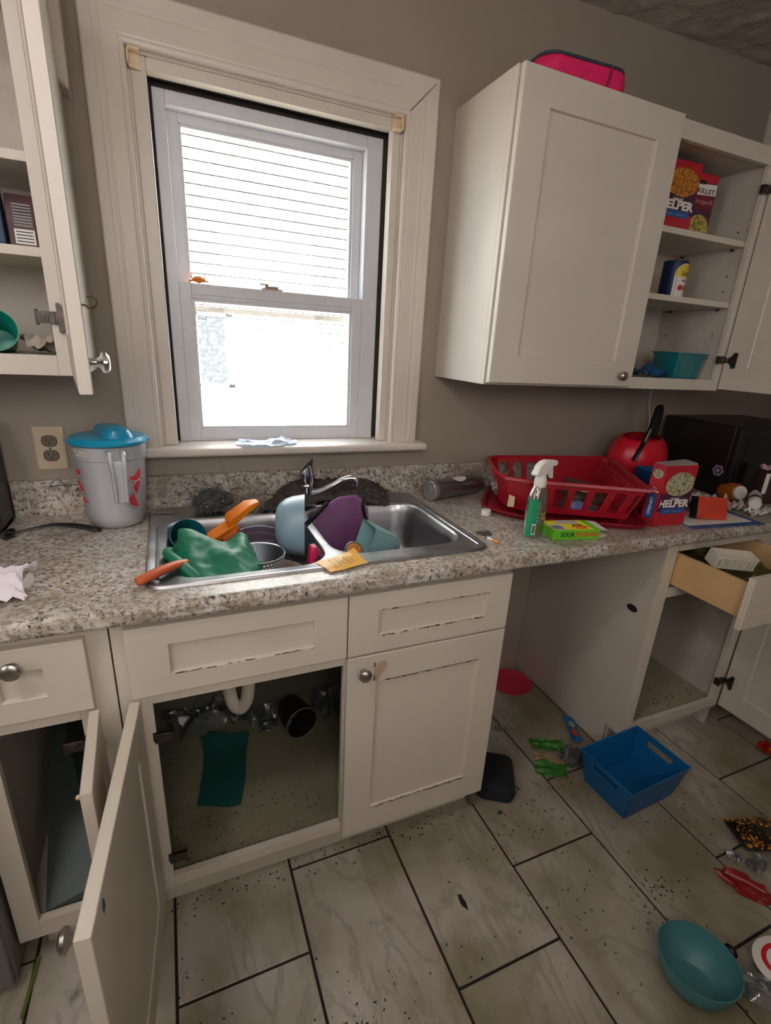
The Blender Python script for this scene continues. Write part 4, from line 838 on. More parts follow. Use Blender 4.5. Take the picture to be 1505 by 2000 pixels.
bm = bmesh.new(); tube(bm, smoothpath([(0.078, -0.405, 0.925), (0.072, -0.435, 0.935), (0.086, -0.475, 0.935), (0.108, -0.505, 0.922), (0.128, -0.525, 0.905)], 5), [0.009, 0.013, 0.015, 0.015, 0.013] + [0.012] * 16, 12); obj('finger', bm, M_GLV, t, smooth=True)
t = thing('spatula', 'terracotta plastic utensil handle resting on the front left rim of the sink', 'spatula', (0, 0, 0))
MTc = mat('terracotta_plastic', '#b8582f', 0.45)
bm = bmesh.new(); pts = smoothpath([(0.010, -0.560, 0.9315), (0.025, -0.552, 0.933), (0.060, -0.525, 0.936), (0.095, -0.495, 0.934), (0.12, -0.470, 0.925)], 5); nn = len(pts)
tube(bm, pts, [0.0105 + 0.003 * math.sin(PI * min(1, i / nn * 1.3)) for i in range(nn)], 14, flat=0.75); hnd = obj('handle', bm, MTc, t, smooth=True)
bm = bmesh.new(); lathe(bm, [(0.003, 0), (0.003, 0.0006)], 12, TR((0.020, -0.5545, 0.9385))); obj('hanging_hole', bm, M_DARK, hnd)
bm = bmesh.new(); loft(bm, [[(0.115, -0.478, 0.918), (0.130, -0.462, 0.918), (0.130, -0.462, 0.924), (0.115, -0.478, 0.924)], [(0.150, -0.48, 0.84), (0.190, -0.44, 0.84), (0.190, -0.44, 0.843), (0.150, -0.48, 0.843)]]); obj('blade', bm, MTc, t, bevel=0.001)
# round clear deli tub, colander pan, plate, blue bowl
t = thing('deli_tub', 'round clear plastic tub with lilac tint in the left bowl behind the colander', 'tub', (0.302, -0.262, 0.800))
bm = bmesh.new(); shell(bm, [(0.048, 0), (0.050, 0.003), (0.056, 0.080), (0.060, 0.082), (0.060, 0.100), (0.0615, 0.101)], 0.0016, 40); obj('body', bm, see_through('lilac_clear', '#b5a3b4', 0.45, 0.15, 0.1), t, smooth=True)
t = thing('colander', 'small metal colander pan with punched side holes at the front of the left bowl', 'colander', (0.276, -0.424, 0.858))
bm = bmesh.new(); shell(bm, [(0.050, 0.0), (0.056, 0.004), (0.063, 0.030), (0.0665, 0.052), (0.069, 0.053)], 0.0014, 48); obj('pan', bm, m_steel('dull_steel', 0.3, '#aeb4b8'), t, smooth=True)
bm = bmesh.new()
for r_ in range(3):
    for k in range(46):
        a = 2 * PI * (k + 0.5 * (r_ % 2)) / 46; z = 0.0255 + 0.0085 * r_; rad = 0.0617 + (z - 0.020) * 0.16 + 0.0004
        lathe(bm, [(0.0031, 0), (0.0029, 0.0006)], 8, facing((rad * math.cos(a), rad * math.sin(a), z), (-math.sin(a), math.cos(a), 0), (0.1 * math.cos(a), 0.1 * math.sin(a), 1)))
obj('punched_holes', bm, M_WPRINT, t, kind='stuff')
bm = bmesh.new(); shell(bm, [(0.055, 0.0), (0.075, 0.006), (0.086, 0.020), (0.088, 0.022)], 0.003, 44)
o = obj('plate', bm, mat('taupe_ceramic', '#a2958a', 0.4), smooth=True); o.location = (0.304, -0.452, 0.842); tag(o, 'taupe shallow plate beneath the metal colander in the left bowl', 'plate')
t = thing('mixing_bowl', 'large pale blue bowl standing on its side in the left bowl', 'bowl', (0.414, -0.350, 0.945))
bm = bmesh.new(); MB_ = RZ(-14) @ RY(90)
shell(bm, [(0.036, -0.076), (0.046, -0.074), (0.060, -0.066), (0.073, -0.050), (0.080, -0.030), (0.084, -0.004), (0.0845, 0.0)], 0.0028, 56, MB_ ); obj('body', bm, mat('pale_blue_plastic', '#7f9aa8', 0.35, 0, 0.03), t, smooth=True)
t = thing('black_spoon', 'black slotted utensil handle between the blue bowl and the divider', 'utensil', (0, 0, 0))
bm = bmesh.new(); mm = ori((0.392, -0.375, 0.936), (0.470, -0.352, 0.998), (0.55, -0.8, -0.5))
pl = rrect(0.110, 0.020, 0.0095, 6, 0.06, 0); prism(bm, pl, -0.003, 0.003, mm); hb = obj('handle', bm, M_BLACK, t, smooth=True)
bm = bmesh.new(); prism(bm, rrect(0.05, 0.006, 0.0028, 5, 0.083, 0), -0.0034, 0.0034, mm); obj('slot', bm, mat('slot_dark_blue', '#0c1016', 0.6), hb)
t = thing('pink_box', 'small bright pink plastic box wedged beside the big pale blue bowl', 'box', (0, 0, 0))
bm = bmesh.new(); loft(bm, [[(0.407, -0.44, 0.845), (0.430, -0.44, 0.845), (0.430, -0.40, 0.845), (0.407, -0.40, 0.845)], [(0.409, -0.438, 0.912), (0.428, -0.438, 0.914), (0.428, -0.405, 0.914), (0.409, -0.405, 0.912)]]); obj('body', bm, mat('hot_pink_plastic', '#cf2a5c', 0.35), t, bevel=0.004, smooth=True)
bm = bmesh.new(); tube(bm, smoothpath([(0.385, -0.50, 0.835), (0.405, -0.480, 0.868), (0.425, -0.460, 0.888), (0.434, -0.452, 0.896)], 4), [0.005, 0.006, 0.007, 0.0075] + [0.0075] * 12, 10); tag(obj('utensil', bm, M_BLACK, smooth=True), 'black rounded utensil tip beside the pink box in the left sink bowl', 'utensil')
# ---- dishes in the right bowl
t = thing('cutting_board', 'purple plastic cutting board with clipped corners standing in the right bowl', 'board', (0.556, -0.265, 0.756))
pl = [(-0.075, 0.0), (0.070, -0.002), (0.083, 0.05), (0.082, 0.185), (0.066, 0.215), (0.045, 0.232), (-0.010, 0.226), (-0.060, 0.200), (-0.080, 0.165), (-0.080, 0.05)]
mm = RZ(-7) @ RX(90 - 12)
bm = bmesh.new(); prism(bm, pl, -0.004, 0.004, mm); bd_ = obj('board', bm, mat('purple_plastic', '#7b3f7a', 0.4, 0, 0.03), t, bevel=0.003)
cxp = sum(p[0] for p in pl) / len(pl); cyp = sum(p[1] for p in pl) / len(pl)
bm = bmesh.new(); prism(bm, [(cxp + (x - cxp) * 0.90, cyp + (y - cyp) * 0.90) for x, y in pl], 0.0035, 0.0055, mm); obj('raised_face', bm, mat('plum_plastic', '#6a3568', 0.45, 0, 0.03), bd_, bevel=0.001)
t = thing('ladle', 'black curved utensil handle standing in the right bowl beside the purple board', 'ladle', (0, 0, 0))
bm = bmesh.new(); pts = smoothpath([(0.625, -0.300, 0.880), (0.617, -0.300, 0.915), (0.606, -0.300, 0.945), (0.600, -0.300, 0.980), (0.610, -0.300, 1.020)], 5); tube(bm, pts, [0.006] + [0.009] * 14 + [0.007] * 8, 12, flat=0.6); obj('handle', bm, M_BLACK, t, smooth=True)
bm = bmesh.new(); shell(bm, [(0.012, -0.02), (0.025, -0.012), (0.032, 0.0)], 0.002, 20, TR((0.650, -0.290, 0.785)) @ RY(20)); tube(bm, [(0.625, -0.300, 0.882), (0.645, -0.295, 0.78)], 0.004, 8); obj('ladle_bowl', bm, M_BLACK, t, smooth=True)
t = thing('square_bowl', 'light blue square plastic bowl tipped on its side in the right bowl', 'bowl', (0.618, -0.415, 0.900))
bm = bmesh.new(); L = []
def sqr(c, w, h_, tilt, r_):
    ct_, st_ = math.cos(tilt), math.sin(tilt); return [(c[0] + q * st_, c[1] + p, c[2] + q * ct_) for p, q in rrect(w, h_, r_, 5)]
mo, ba = (-0.054, 0.0, 0.010), (0.040, 0.008, -0.018)
Ls = [sqr((mo[0] + (ba[0] - mo[0]) * k, mo[1] + (ba[1] - mo[1]) * k, mo[2] + (ba[2] - mo[2]) * k), 0.100 - 0.030 * k, 0.102 - 0.040 * k, math.radians(17 - 8 * k), 0.010 + 0.012 * k) for k in (0, 0.35, 0.7, 0.93)]
Ls.append(sqr((ba[0] + 0.008, ba[1], ba[2] - 0.002), 0.050, 0.046, math.radians(9), 0.018))
inn = [sqr((mo[0] + (ba[0] - mo[0]) * k, mo[1] + (ba[1] - mo[1]) * k, mo[2] + (ba[2] - mo[2]) * k), 0.095 - 0.030 * k, 0.097 - 0.040 * k, math.radians(17 - 8 * k), 0.008 + 0.012 * k) for k in (0.93, 0.5, 0.0)]
loft(bm, Ls + inn, (False, False)); n0 = len(bm.verts)
bm.verts.ensure_lookup_table(); per = 24; bm.faces.new([bm.verts[per * 4 + q] for q in range(per)]); bm.faces.new([bm.verts[per * 5 + q] for q in range(per)])
obj('body', bm, mat('light_blue_plastic', '#7fa5a8', 0.38, 0, 0.03), t, smooth=True)
t = thing('sauce_lid', 'round clear lid with orange sauce beside the tipped light blue bowl', 'lid', (0.545, -0.385, 0.868))
bm = bmesh.new(); lathe(bm, [(0.001, -0.004), (0.026, -0.004), (0.028, 0.004), (0.026, 0.006), (0.024, 0.0), (0.001, 0.0)], 28, RX(55)); obj('rim', bm, see_through('clear_lid', '#c9c2bb', 0.5), t, smooth=True)
bm = bmesh.new(); lathe(bm, [(0.001, 0.0004), (0.020, 0.0005), (0.018, 0.002), (0.001, 0.003)], 20, RX(55) @ TR((0.003, 0.003, 0)), sx=1.05); obj('sauce', bm, mat('orange_sauce', '#cf8c3e', 0.4, 0, 0.35, nscale=120), t, smooth=True)
t = thing('yellow_packet', 'torn yellow-orange packet lying on the front rim of the sink', 'packet', (0, 0, 0))
ctrl = [[(0.394, -0.545, ST + 0.002), (0.400, -0.575, ST + 0.003), (0.412, -0.606, ST + 0.001)], [(0.430, -0.540, ST + 0.005), (0.440, -0.572, ST + 0.008), (0.447, -0.604, ST + 0.003)], [(0.470, -0.530, ST + 0.010), (0.476, -0.560, ST + 0.008), (0.482, -0.592, ST + 0.002)], [(0.500, -0.514, ST + 0.014), (0.505, -0.550, ST + 0.006), (0.512, -0.582, ST + 0.002)]]
yp = obj('film', drape(ctrl, 21, 18, 0.002, 2.0, 0.0006, 40), mat('yellow_film', '#dba53a', 0.4), t, smooth=True)
for k in range(4):
    for q in range(5):
        patch('print_mark', [(0, 0), (0.006 + 0.002 * (q % 2), 0), (0.006 + 0.002 * (q % 2), 0.0018), (0, 0.0018)], mat('brown_print', '#6a4520', 0.6), yp, TR((0.418 + q * 0.012 + 0.003 * k, -0.566 - 0.008 * k + q * 0.0028, ST + 0.0105 - 0.001 * k)) @ RZ(14))

# ---- right part of the counter
t = thing('tall_clear_bottle', 'empty clear plastic bottle lying on its side against the backsplash', 'bottle', (1.030, -0.098, KT + 0.0358))
mm = RZ(27) @ RY(90); mm = ori((-0.115, -0.036, 0), (0.115, 0.022, 0))
mm = mm @ RY(90) @ TR((0, 0, 0))
bm = bmesh.new(); shell(bm, [(0.032, -0.0), (0.034, 0.003), (0.0345, 0.05), (0.0345, 0.21), (0.030, 0.225), (0.030, 0.235)][::1], 0.0012, 32, mm); obj('body', bm, see_through('clear_grey_plastic', '#8d857d', 0.55, 0.1, 0.1), t, smooth=True)
bm = bmesh.new(); shell(bm, [(0.033, -0.012), (0.0352, -0.010), (0.0352, 0.008), (0.0345, 0.009)], 0.0012, 32, mm); obj('cap', bm, see_through('frosted_cap', '#c9c6c2', 0.3, 0.2, 0.1), t, smooth=True)
bm = bmesh.new(); lathe(bm, [(0.016, -0.016), (0.016, -0.0125)], 20, mm); obj('cap_button', bm, see_through('frosted_cap', '', 0.3), t, smooth=True)
bm = bmesh.new(); L = []
for u_ in range(13):
    a = math.radians(100 + 60 * (u_ / 12 - 0.5) * 1.0)
    w = 0.060 * math.sqrt(max(0.02, 1 - (2 * u_ / 12 - 1) ** 2)) / 2
    L.append([(0.0352 * math.cos(a), 0.0352 * math.sin(a), 0.12 - w), (0.0352 * math.cos(a), 0.0352 * math.sin(a), 0.12 + w), (0.0349 * math.cos(a), 0.0349 * math.sin(a), 0.12 + w), (0.0349 * math.cos(a), 0.0349 * math.sin(a), 0.12 - w)])
loft(bm, L, M=mm @ RZ(95)); obj('oval_label', bm, mat('white_label', '#cfcac6', 0.5), t)
t = thing('bottle_cap', 'round white screw cap on the counter left of the red dish rack', 'cap', (1.020, -0.322, KT))
bm = bmesh.new(); lathe(bm, [(0.0155, 0), (0.0160, 0.002), (0.0158, 0.015), (0.0145, 0.017), (0.010, 0.0165), (0.0085, 0.0155), (0.001, 0.0155)], 32); obj('cap', bm, M_WHITE, t, smooth=True)
t = thing('cigarette_butt', 'burnt cigarette butt beside the front right corner of the sink', 'cigarette', (0.902, -0.522, KT + 0.0042), rz=math.radians(-75))
bm = bmesh.new(); tube(bm, [(-0.008, 0, 0), (0.010, 0, 0)], 0.0040, 12); obj('paper', bm, M_WPRINT, t, smooth=True)
bm = bmesh.new(); tube(bm, [(0.010, 0, 0), (0.033, 0.001, 0)], 0.0042, 12); obj('filter', bm, mat('cork_filter', '#c98a48', 0.6), t, smooth=True)
bm = bmesh.new(); tube(bm, [(-0.016, 0.001, -0.0005), (-0.008, 0, 0)], [0.0022, 0.0038], 10); obj('ash', bm, M_KPRINT, t, smooth=True)
bm = crumple(0.05, 0.035, 0.008, 8.1, 8, th=0.0005); bmesh.ops.translate(bm, verts=bm.verts[:], vec=(0.915, -0.475, KT)); tag(obj('ash_flakes', bm, mat('grey_ash', '#4b4744', 0.9)), 'grey ash flakes on the counter beside the cigarette butt', 'ash', kind='stuff')
# spray bottle
t = thing('spray_bottle', 'clear spray bottle with white trigger and green label, some amber liquid inside', 'bottle', (1.047, -0.525, KT), rz=math.radians(12))
bp_ = [(0.060, 0.038, 0.0), (0.066, 0.042, 0.006), (0.067, 0.043, 0.06), (0.066, 0.042, 0.105), (0.060, 0.038, 0.128), (0.042, 0.034, 0.146), (0.030, 0.030, 0.156), (0.028, 0.028, 0.162)]
def rring(w, d_, z, k=1.0): return [(x * k, y * k, z) for x, y in rrect(w, d_, min(w, d_) * 0.46, 6)]
bm = bmesh.new(); loft(bm, [rring(w, d_, z) for w, d_, z in bp_] + [rring(w - 0.0024, d_ - 0.0024, max(z, 0.0015)) for w, d_, z in bp_[::-1]], (True, True)); obj('body', bm, see_through('clear_bottle', '#cfc8b4', 0.72, 0.06, 0.14), t, smooth=True)
bm = bmesh.new(); loft(bm, [rring(w - 0.004, d_ - 0.004, z) for w, d_, z in ((0.058, 0.037, 0.002), (0.066, 0.042, 0.008), (0.067, 0.043, 0.055), (0.067, 0.043, 0.068))]); obj('liquid', bm, see_through('amber_liquid', '#b08a3a', 0.35, 0.05, 0.1), t, smooth=True)
MGL = mat('green_label', '#1d8a5e', 0.45)
def wraplabel(par, x0, x1, z0, z1, m, name, side=-1, off=0.0006, W_=0.0665, D_=0.0425):
    pts = [p for p in rrect(W_, D_, D_ * 0.46, 10)]; # arc-length walk on the -y side
    ring = sorted([p for p in pts if p[1] * side > -0.002], key=lambda p: p[0]); sel = [p for p in ring if x0 <= p[0] <= x1]
    bm = bmesh.new(); L = []
    for x, y in sel:
        k = 1 + off / 0.02; L.append([(x * (1 + off / 0.033), y * k, z0), (x * (1 + off / 0.033), y * k, z1), (x, y, z1), (x, y, z0)])
    if len(L) > 1: loft(bm, L)
    return obj(name, bm, m, par)
lb = wraplabel(t, -0.0334, -0.006, 0.008, 0.118, MGL, 'green_label')
wraplabel(t, 0.014, 0.0334, 0.070, 0.124, mat('white_bottle_label', '#d6d4d0', 0.5), 'white_label', side=1, off=0.0008)
wraplabel(lb, -0.029, -0.0165, 0.014, 0.046, M_WPRINT, 'barcode_panel', off=0.0012)
for k in range(9):
    x = -0.0285 + k * 0.0013; bm = bmesh.new(); bx(bm, x, x + (0.0007 if k % 3 else 0.0004), -0.0226 + 0.0042 * max(0, (-x - 0.02) / 0.01), -0.0216, 0.018, 0.043); 
    obj('barcode_bars', bm, M_KPRINT, lb) if k % 2 == 0 else bm.free()
for k in range(4): text('-- ---', 0.006, M_WPRINT, lb, facing((-0.018, -0.0226, 0.108 - k * 0.006), (1, 0, 0), (0, 0, 1)))
for k in range(3): text('o', 0.009, M_WPRINT, lb, facing((-0.018, -0.0226, 0.078 - k * 0.011), (1, 0, 0), (0, 0, 1)))
bm = bmesh.new(); lathe(bm, [(0.0165, 0.150), (0.0175, 0.152), (0.0175, 0.170), (0.0150, 0.178), (0.014, 0.186)], 28); cl = obj('collar', bm, M_WHITE, t, smooth=True)
bm = bmesh.new()
hp = [(-0.030, 0.196), (-0.034, 0.190), (-0.033, 0.184), (-0.024, 0.182), (-0.016, 0.184), (0.016, 0.184), (0.024, 0.205), (0.050, 0.208), (0.053, 0.213), (0.052, 0.222), (0.010, 0.226), (-0.008, 0.222), (-0.022, 0.212)]
prism(bm, hp, -0.011, 0.011, RX(90)); obj('spray_head', bm, M_WHITE, t, bevel=0.003, smooth=True)
bm = bmesh.new(); prism(bm, [(0.022, 0.206), (0.040, 0.207), (0.044, 0.185), (0.046, 0.172), (0.040, 0.170), (0.034, 0.182), (0.028, 0.190)], -0.006, 0.006, RX(90)); obj('trigger', bm, M_WHITE, t, bevel=0.0015, smooth=True)
bm = bmesh.new(); tube(bm, [(0.003, 0, 0.17), (0.002, 0, 0.08), (0.012, 0, 0.006)], 0.0022, 8); obj('dip_tube', bm, see_through('frosted_cap', '', 0.3), t, smooth=True)
# candy box
t = thing('candy_box', 'flat green and yellow candy box lying on the counter right of the spray bottle', 'box', (1.165, -0.545, KT), rz=math.radians(-12))
MGr = mat('lime_green_card', '#62b820', 0.45); MYe = mat('yellow_card', '#e6d531', 0.45)
bw_, bd2, bh = 0.150, 0.085, 0.030
cb_ = obj('carton', B((-bw_ / 2, bw_ / 2, -bd2 / 2, bd2 / 2, 0, bh)), MGr, t, bevel=0.0008)
patch('top_print', [(-0.072, -0.040), (0.056, -0.040), (0.052, 0.040), (-0.072, 0.040)], MYe, cb_, TR((0, 0, bh)))
patch('fact_panel', [(-0.070, -0.038), (-0.030, -0.038), (-0.034, 0.004), (-0.070, 0.004)], mat('pale_blue_print', '#b9c3d6', 0.5), cb_, TR((0, 0, bh + 0.0004)))
patch('nutrition_panel', [(-0.032, 0.012), (0.036, 0.012), (0.036, 0.036), (-0.032, 0.036)], mat('lilac_print', '#c4b8cf', 0.5), cb_, TR((0, 0, bh + 0.0004)))
for k in range(4): text('- --- -- ----', 0.006, M_KPRINT, cb_, TR((0.002, 0.032 - k * 0.0055, bh + 0.001)), width=0.06)
for k in range(8): patch('barcode_bar', [(-0.066 + k * 0.004, -0.034), (-0.0645 + k * 0.004, -0.034), (-0.0645 + k * 0.004, -0.006), (-0.066 + k * 0.004, -0.006)], M_KPRINT, cb_, TR((0, 0, bh + 0.0008)))
text('SOUR', 0.020, mat('dark_green_print', '#1c4f12', 0.5), cb_, facing((-0.028, -bd2 / 2 - 0.0006, bh / 2), (1, 0, 0), (0, 0, 1)), width=0.045, bold=0.0006)
text('PATCH KIDS', 0.018, mat('orange_print', '#d2501c', 0.5), cb_, facing((0.034, -bd2 / 2 - 0.0006, bh / 2), (1, 0, 0), (0, 0, 1)), width=0.072, bold=0.0006)
text('SOUR', 0.016, mat('dark_green_print', '', 0.5), cb_, TR((0.022, -0.004, bh + 0.001)), width=0.034, bold=0.0006)
text('PATCH', 0.016, mat('orange_print', '', 0.5), cb_, TR((0.022, -0.018, bh + 0.001)), width=0.046, bold=0.0008)
text('KIDS', 0.014, mat('orange_print', '', 0.5), cb_, TR((0.022, -0.031, bh + 0.001)), width=0.034, bold=0.0006)
bm = bmesh.new(); loft(bm, [[(bw_ / 2, -0.04, bh - 0.001), (bw_ / 2, 0.04, bh - 0.001), (bw_ / 2, 0.04, bh), (bw_ / 2, -0.04, bh)], [(bw_ / 2 + 0.028, -0.037, bh - 0.006), (bw_ / 2 + 0.028, 0.035, bh - 0.003), (bw_ / 2 + 0.028, 0.035, bh - 0.002), (bw_ / 2 + 0.028, -0.037, bh - 0.005)]]); obj('end_flap', bm, M_PAPER, cb_)
bm = bmesh.new(); loft(bm, [[(bw_ / 2, -0.04, 0.001), (bw_ / 2, 0.04, 0.001), (bw_ / 2, 0.04, 0.002), (bw_ / 2, -0.04, 0.002)], [(bw_ / 2 + 0.030, -0.038, 0.008), (bw_ / 2 + 0.030, 0.038, 0.006), (bw_ / 2 + 0.030, 0.038, 0.007), (bw_ / 2 + 0.030, -0.038, 0.009)]]); obj('end_flap', bm, M_PAPER, cb_)
# dish rack
t = thing('dish_rack', 'dark red plastic dish rack with slotted sides standing in its drain tray', 'dish rack', (0, 0, 0))
M_RK = mat('dark_red_plastic', '#9c1524', 0.33, 0, 0.05)
rim = [Vector(p) for p in ((1.062, -0.348), (1.110, -0.400), (1.425, -0.575), (1.445, -0.560), (1.690, -0.165), (1.680, -0.140), (1.220, -0.060), (1.175, -0.075), (1.130, -0.160), (1.085, -0.250))]
rim = [Vector((p.x, p.y, 0)) for p in rim]; cen = sum(rim, Vector()) / len(rim)
def scl(P, k, z, zf=None): return [(cen.x + (p.x - cen.x) * k, cen.y + (p.y - cen.y) * k, z) for p in P]
def subdiv(P, segs):
    out = []
    for i, p in enumerate(P):
        q = P[(i + 1) % len(P)]; n_ = max(1, int((q - p).length / segs))
        for k in range(n_): out.append(p.lerp(q, k / n_))
    return out
rs = subdiv(rim, 0.021)
z0, z1, zr = KT + 0.022, 1.045, 1.052
bm = bmesh.new()
def band(bm, P, k0, za, k1, zb, th=0.004, skip=None):
    """closed wall between two levels with thickness"""
    n_ = len(P); a = scl(P, k0, za); b = scl(P, k1, zb); ia = scl(P, k0 - th / 0.25, za); ib = scl(P, k1 - th / 0.25, zb)
    for i in range(n_):
        j = (i + 1) % n_
        if skip and skip(i): continue
        vs = [bm.verts.new(p) for p in (a[i], a[j], b[j], b[i], ia[i], ia[j], ib[j], ib[i])]
        for f in ((0, 1, 2, 3), (5, 4, 7, 6), (4, 5, 1, 0), (3, 2, 6, 7), (4, 0, 3, 7), (1, 5, 6, 2)): bm.faces.new([vs[q] for q in f])
band(bm, rs, 0.86, z0, 0.88, z0 + 0.020); band(bm, rs, 0.972, z1 - 0.018, 0.985, z1)
n_rs = len(rs)
band(bm, rs, 0.88, z0 + 0.020, 0.972, z1 - 0.018, skip=lambda i: (i % 3 != 0) and not (rs[i].x < 1.125 and rs[i].y > -0.42) and not (rs[i].x > 1.46 and rs[i].y > -0.53))
obj('slotted_side', bm, M_RK, t)
bm = bmesh.new(); pl = scl(rs, 0.86, z0); loft(bm, [pl, scl(rs, 0.86, z0 + 0.004)]); obj('base', bm, M_RK, t)
bm = bmesh.new(); n_ = len(rs)
Lr = [scl(rs, 0.965, z1), scl(rs, 0.99, zr), scl(rs, 1.02, zr - 0.002), scl(rs, 1.03, zr - 0.010), scl(rs, 1.015, zr - 0.010), scl(rs, 1.0, zr - 0.006), scl(rs, 0.975, z1 - 0.006)]
Lr.append(Lr[0]); VV = [[bm.verts.new(p) for p in l] for l in Lr[:-1]]; VV.append(VV[0])
for a, b in zip(VV, VV[1:]):
    for i in range(n_): bm.faces.new((a[i], a[(i + 1) % n_], b[(i + 1) % n_], b[i]))
obj('rim', bm, M_RK, t, smooth=True)
# ribbed texture on the inner right end
bm = bmesh.new()
for i in range(14):
    for j in range(16):
        u_ = (i + 0.5) / 14; v_ = (j + 0.5) / 16; p = Vector((1.437, -0.535, 0)).lerp(Vector((1.655, -0.175, 0)), v_); z = z0 + 0.02 + u_ * 0.085; k_ = 0.88 + 0.092 * u_ - 0.02
        c = Vector((cen.x + (p.x - cen.x) * k_ * 0.985, cen.y + (p.y - cen.y) * k_ * 0.985, z)); bx(bm, c.x - 0.003, c.x + 0.001, c.y - 0.006, c.y + 0.006, z - 0.0015, z + 0.0015)
obj('textured_ribs', bm, M_RK, t, kind='stuff')
tr = [Vector((p.x, p.y, 0)) for p in (Vector(q) for q in ((1.025, -0.285), (1.045, -0.345), (1.098, -0.420), (1.130, -0.440), (1.405, -0.590), (1.450, -0.590), (1.690, -0.200), (1.680, -0.105), (1.23, -0.045), (1.175, -0.085), (1.115, -0.160), (1.060, -0.230)))]
trs = subdiv(tr, 0.03); cs = sum(trs, Vector()) / len(trs)
def sct(k, z): return [(cs.x + (p.x - cs.x) * k, cs.y + (p.y - cs.y) * k, z) for p in trs]
bm = bmesh.new(); loft(bm, [sct(0.90, KT), sct(0.93, KT + 0.001), sct(0.96, KT + 0.018), sct(1.0, KT + 0.021), sct(1.0, KT + 0.017), sct(0.985, KT + 0.015), sct(0.985, KT + 0.0175), sct(0.965, KT + 0.0165), sct(0.92, KT + 0.004), sct(0.88, KT + 0.004)]); obj('drain_tray', bm, mat('darker_red_plastic', '#8a1226', 0.35, 0, 0.06), t, smooth=True)
for k, p in enumerate(((1.15, -0.36), (1.42, -0.50), (1.60, -0.22), (1.22, -0.13))):
    bm = bmesh.new(); lathe(bm, [(0.008, KT + 0.004), (0.009, z0)], 10, TR((p[0], p[1], 0))); obj('foot', bm, M_RK, t)
bm = bmesh.new(); prism(bm, [(0, 0), (0.022, 0.002), (0.022, 0.036), (0.002, 0.040)], 0, 0.0006, facing((1.0765, -0.352, 0.952), (0.55, -0.8, 0), (0, 0.0, 1))); obj('cream_sticker', bm, mat('cream_sticker', '#cbb994', 0.6), t)
# things in the rack
t = thing('glass_jar', 'clear round glass lying in the left end of the red dish rack', 'glass', (1.185, -0.215, 0.992))
bm = bmesh.new(); mj = RZ(-30) @ RY(58); shell(bm, [(0.032, -0.07), (0.036, -0.066), (0.038, 0.0), (0.037, 0.008)], 0.002, 32, mj); obj('body', bm, see_through('clear_glass', '#b9b4b2', 0.72, 0.05, 0.16), t, smooth=True)
for k, (x, y, z, rx_, ry_, rz_, w, h_, c1, c2, lab) in enumerate((
    (1.225, -0.290, 0.985, 8, 14, -25, 0.15, 0.10, '#8f6a52', '#274a97', 'brown food pouch with a blue oval lying inside the dish rack'),
    (1.40, -0.33, 0.975, 35, 8, -28, 0.17, 0.11, '#47302a', '#cbbfa9', 'dark brown cream-striped packet leaning inside the dish rack'),
    (1.30, -0.42, 0.958, 70, 0, -29, 0.12, 0.07, '#39201f', '#5a6fae', 'dark packet with a blue mark standing behind the front slots of the dish rack'))):
    t = thing('food_packet', lab, 'packet', (x, y, z), rot=(math.radians(rx_), math.radians(ry_), math.radians(rz_)))
    bm = crumple(w, h_, 0.012, 11.0 + k, 12, 0.4, 0.05, th=0.004, freq=1.2); fl_ = obj('film', bm, mat('packet_' + str(k), c1, 0.4, 0, 0.25, nscale=60), t, smooth=True)
    bm = bmesh.new(); lathe(bm, [(0.026, 0.0), (0.001, 0.0015)], 20, TR((0.0, 0.0, 0.0155)), sx=1.0, sy=0.55); obj('print_oval', bm, mat('packet_print_' + str(k), c2, 0.4), fl_)
# red saucepan-like vessel with black strap handle
t = thing('red_pot', 'round red pot with an open top and black handle behind the dish rack', 'pot', (1.838, -0.152, KT))
M_RP = mat('bright_red_enamel', '#c41a2c', 0.3, 0, 0.04)
bm = bmesh.new(); mk_ = TR((0, 0, 0.004)) @ RX(6) @ RY(-4)
shell(bm, [(0.066, 0.010), (0.086, 0.022), (0.108, 0.06), (0.115, 0.105), (0.112, 0.150), (0.100, 0.185), (0.082, 0.208), (0.072, 0.214)], 0.003, 48, mk_, 1.12, 0.88); rp = obj('body', bm, M_RP, t, smooth=True)
bm = bmesh.new(); lathe(bm, [(0.013, 0), (0.013, 0.0015)], 14, facing((0.040, -0.1000, 0.115), (1, 0.15, 0), (0, 0.05, 1))); obj('steam_hole', bm, M_DARK, rp)
bm = bmesh.new(); hp_ = smoothpath([(-0.112, -0.090, 0.137), (-0.095, -0.088, 0.168), (-0.066, -0.080, 0.205), (-0.034, -0.068, 0.250), (-0.006, -0.055, 0.300), (0.012, -0.045, 0.330), (0.034, -0.035, 0.334), (0.046, -0.03, 0.300), (0.052, -0.02, 0.212)], 5)
tube(bm, hp_, [0.011] * 12 + [0.012] * 15 + [0.013] * 20, 10, flat=0.5); hh = obj('handle', bm, M_BLACK, t, smooth=True)
dn_ = Vector((0.032, 0.012, 0.045)).normalized(); rt_ = Vector((1, -0.2, -0.5)); rt_ = (rt_ - dn_ * rt_.dot(dn_)).normalized(); nr_ = dn_.cross(rt_)
if nr_.y > 0: rt_ = -rt_; nr_ = -nr_
Mh = Matrix(((dn_.x, -rt_.x, nr_.x, -0.050), (dn_.y, -rt_.y, nr_.y, -0.074), (dn_.z, -rt_.z, nr_.z, 0.228), (0, 0, 0, 1)))
bm = bmesh.new(); prism(bm, rrect(0.058, 0.013, 0.002, 2), 0.0055, 0.0085, Mh); obj('handle_print', bm, mat('grey_print', '#8f938f', 0.5), hh)
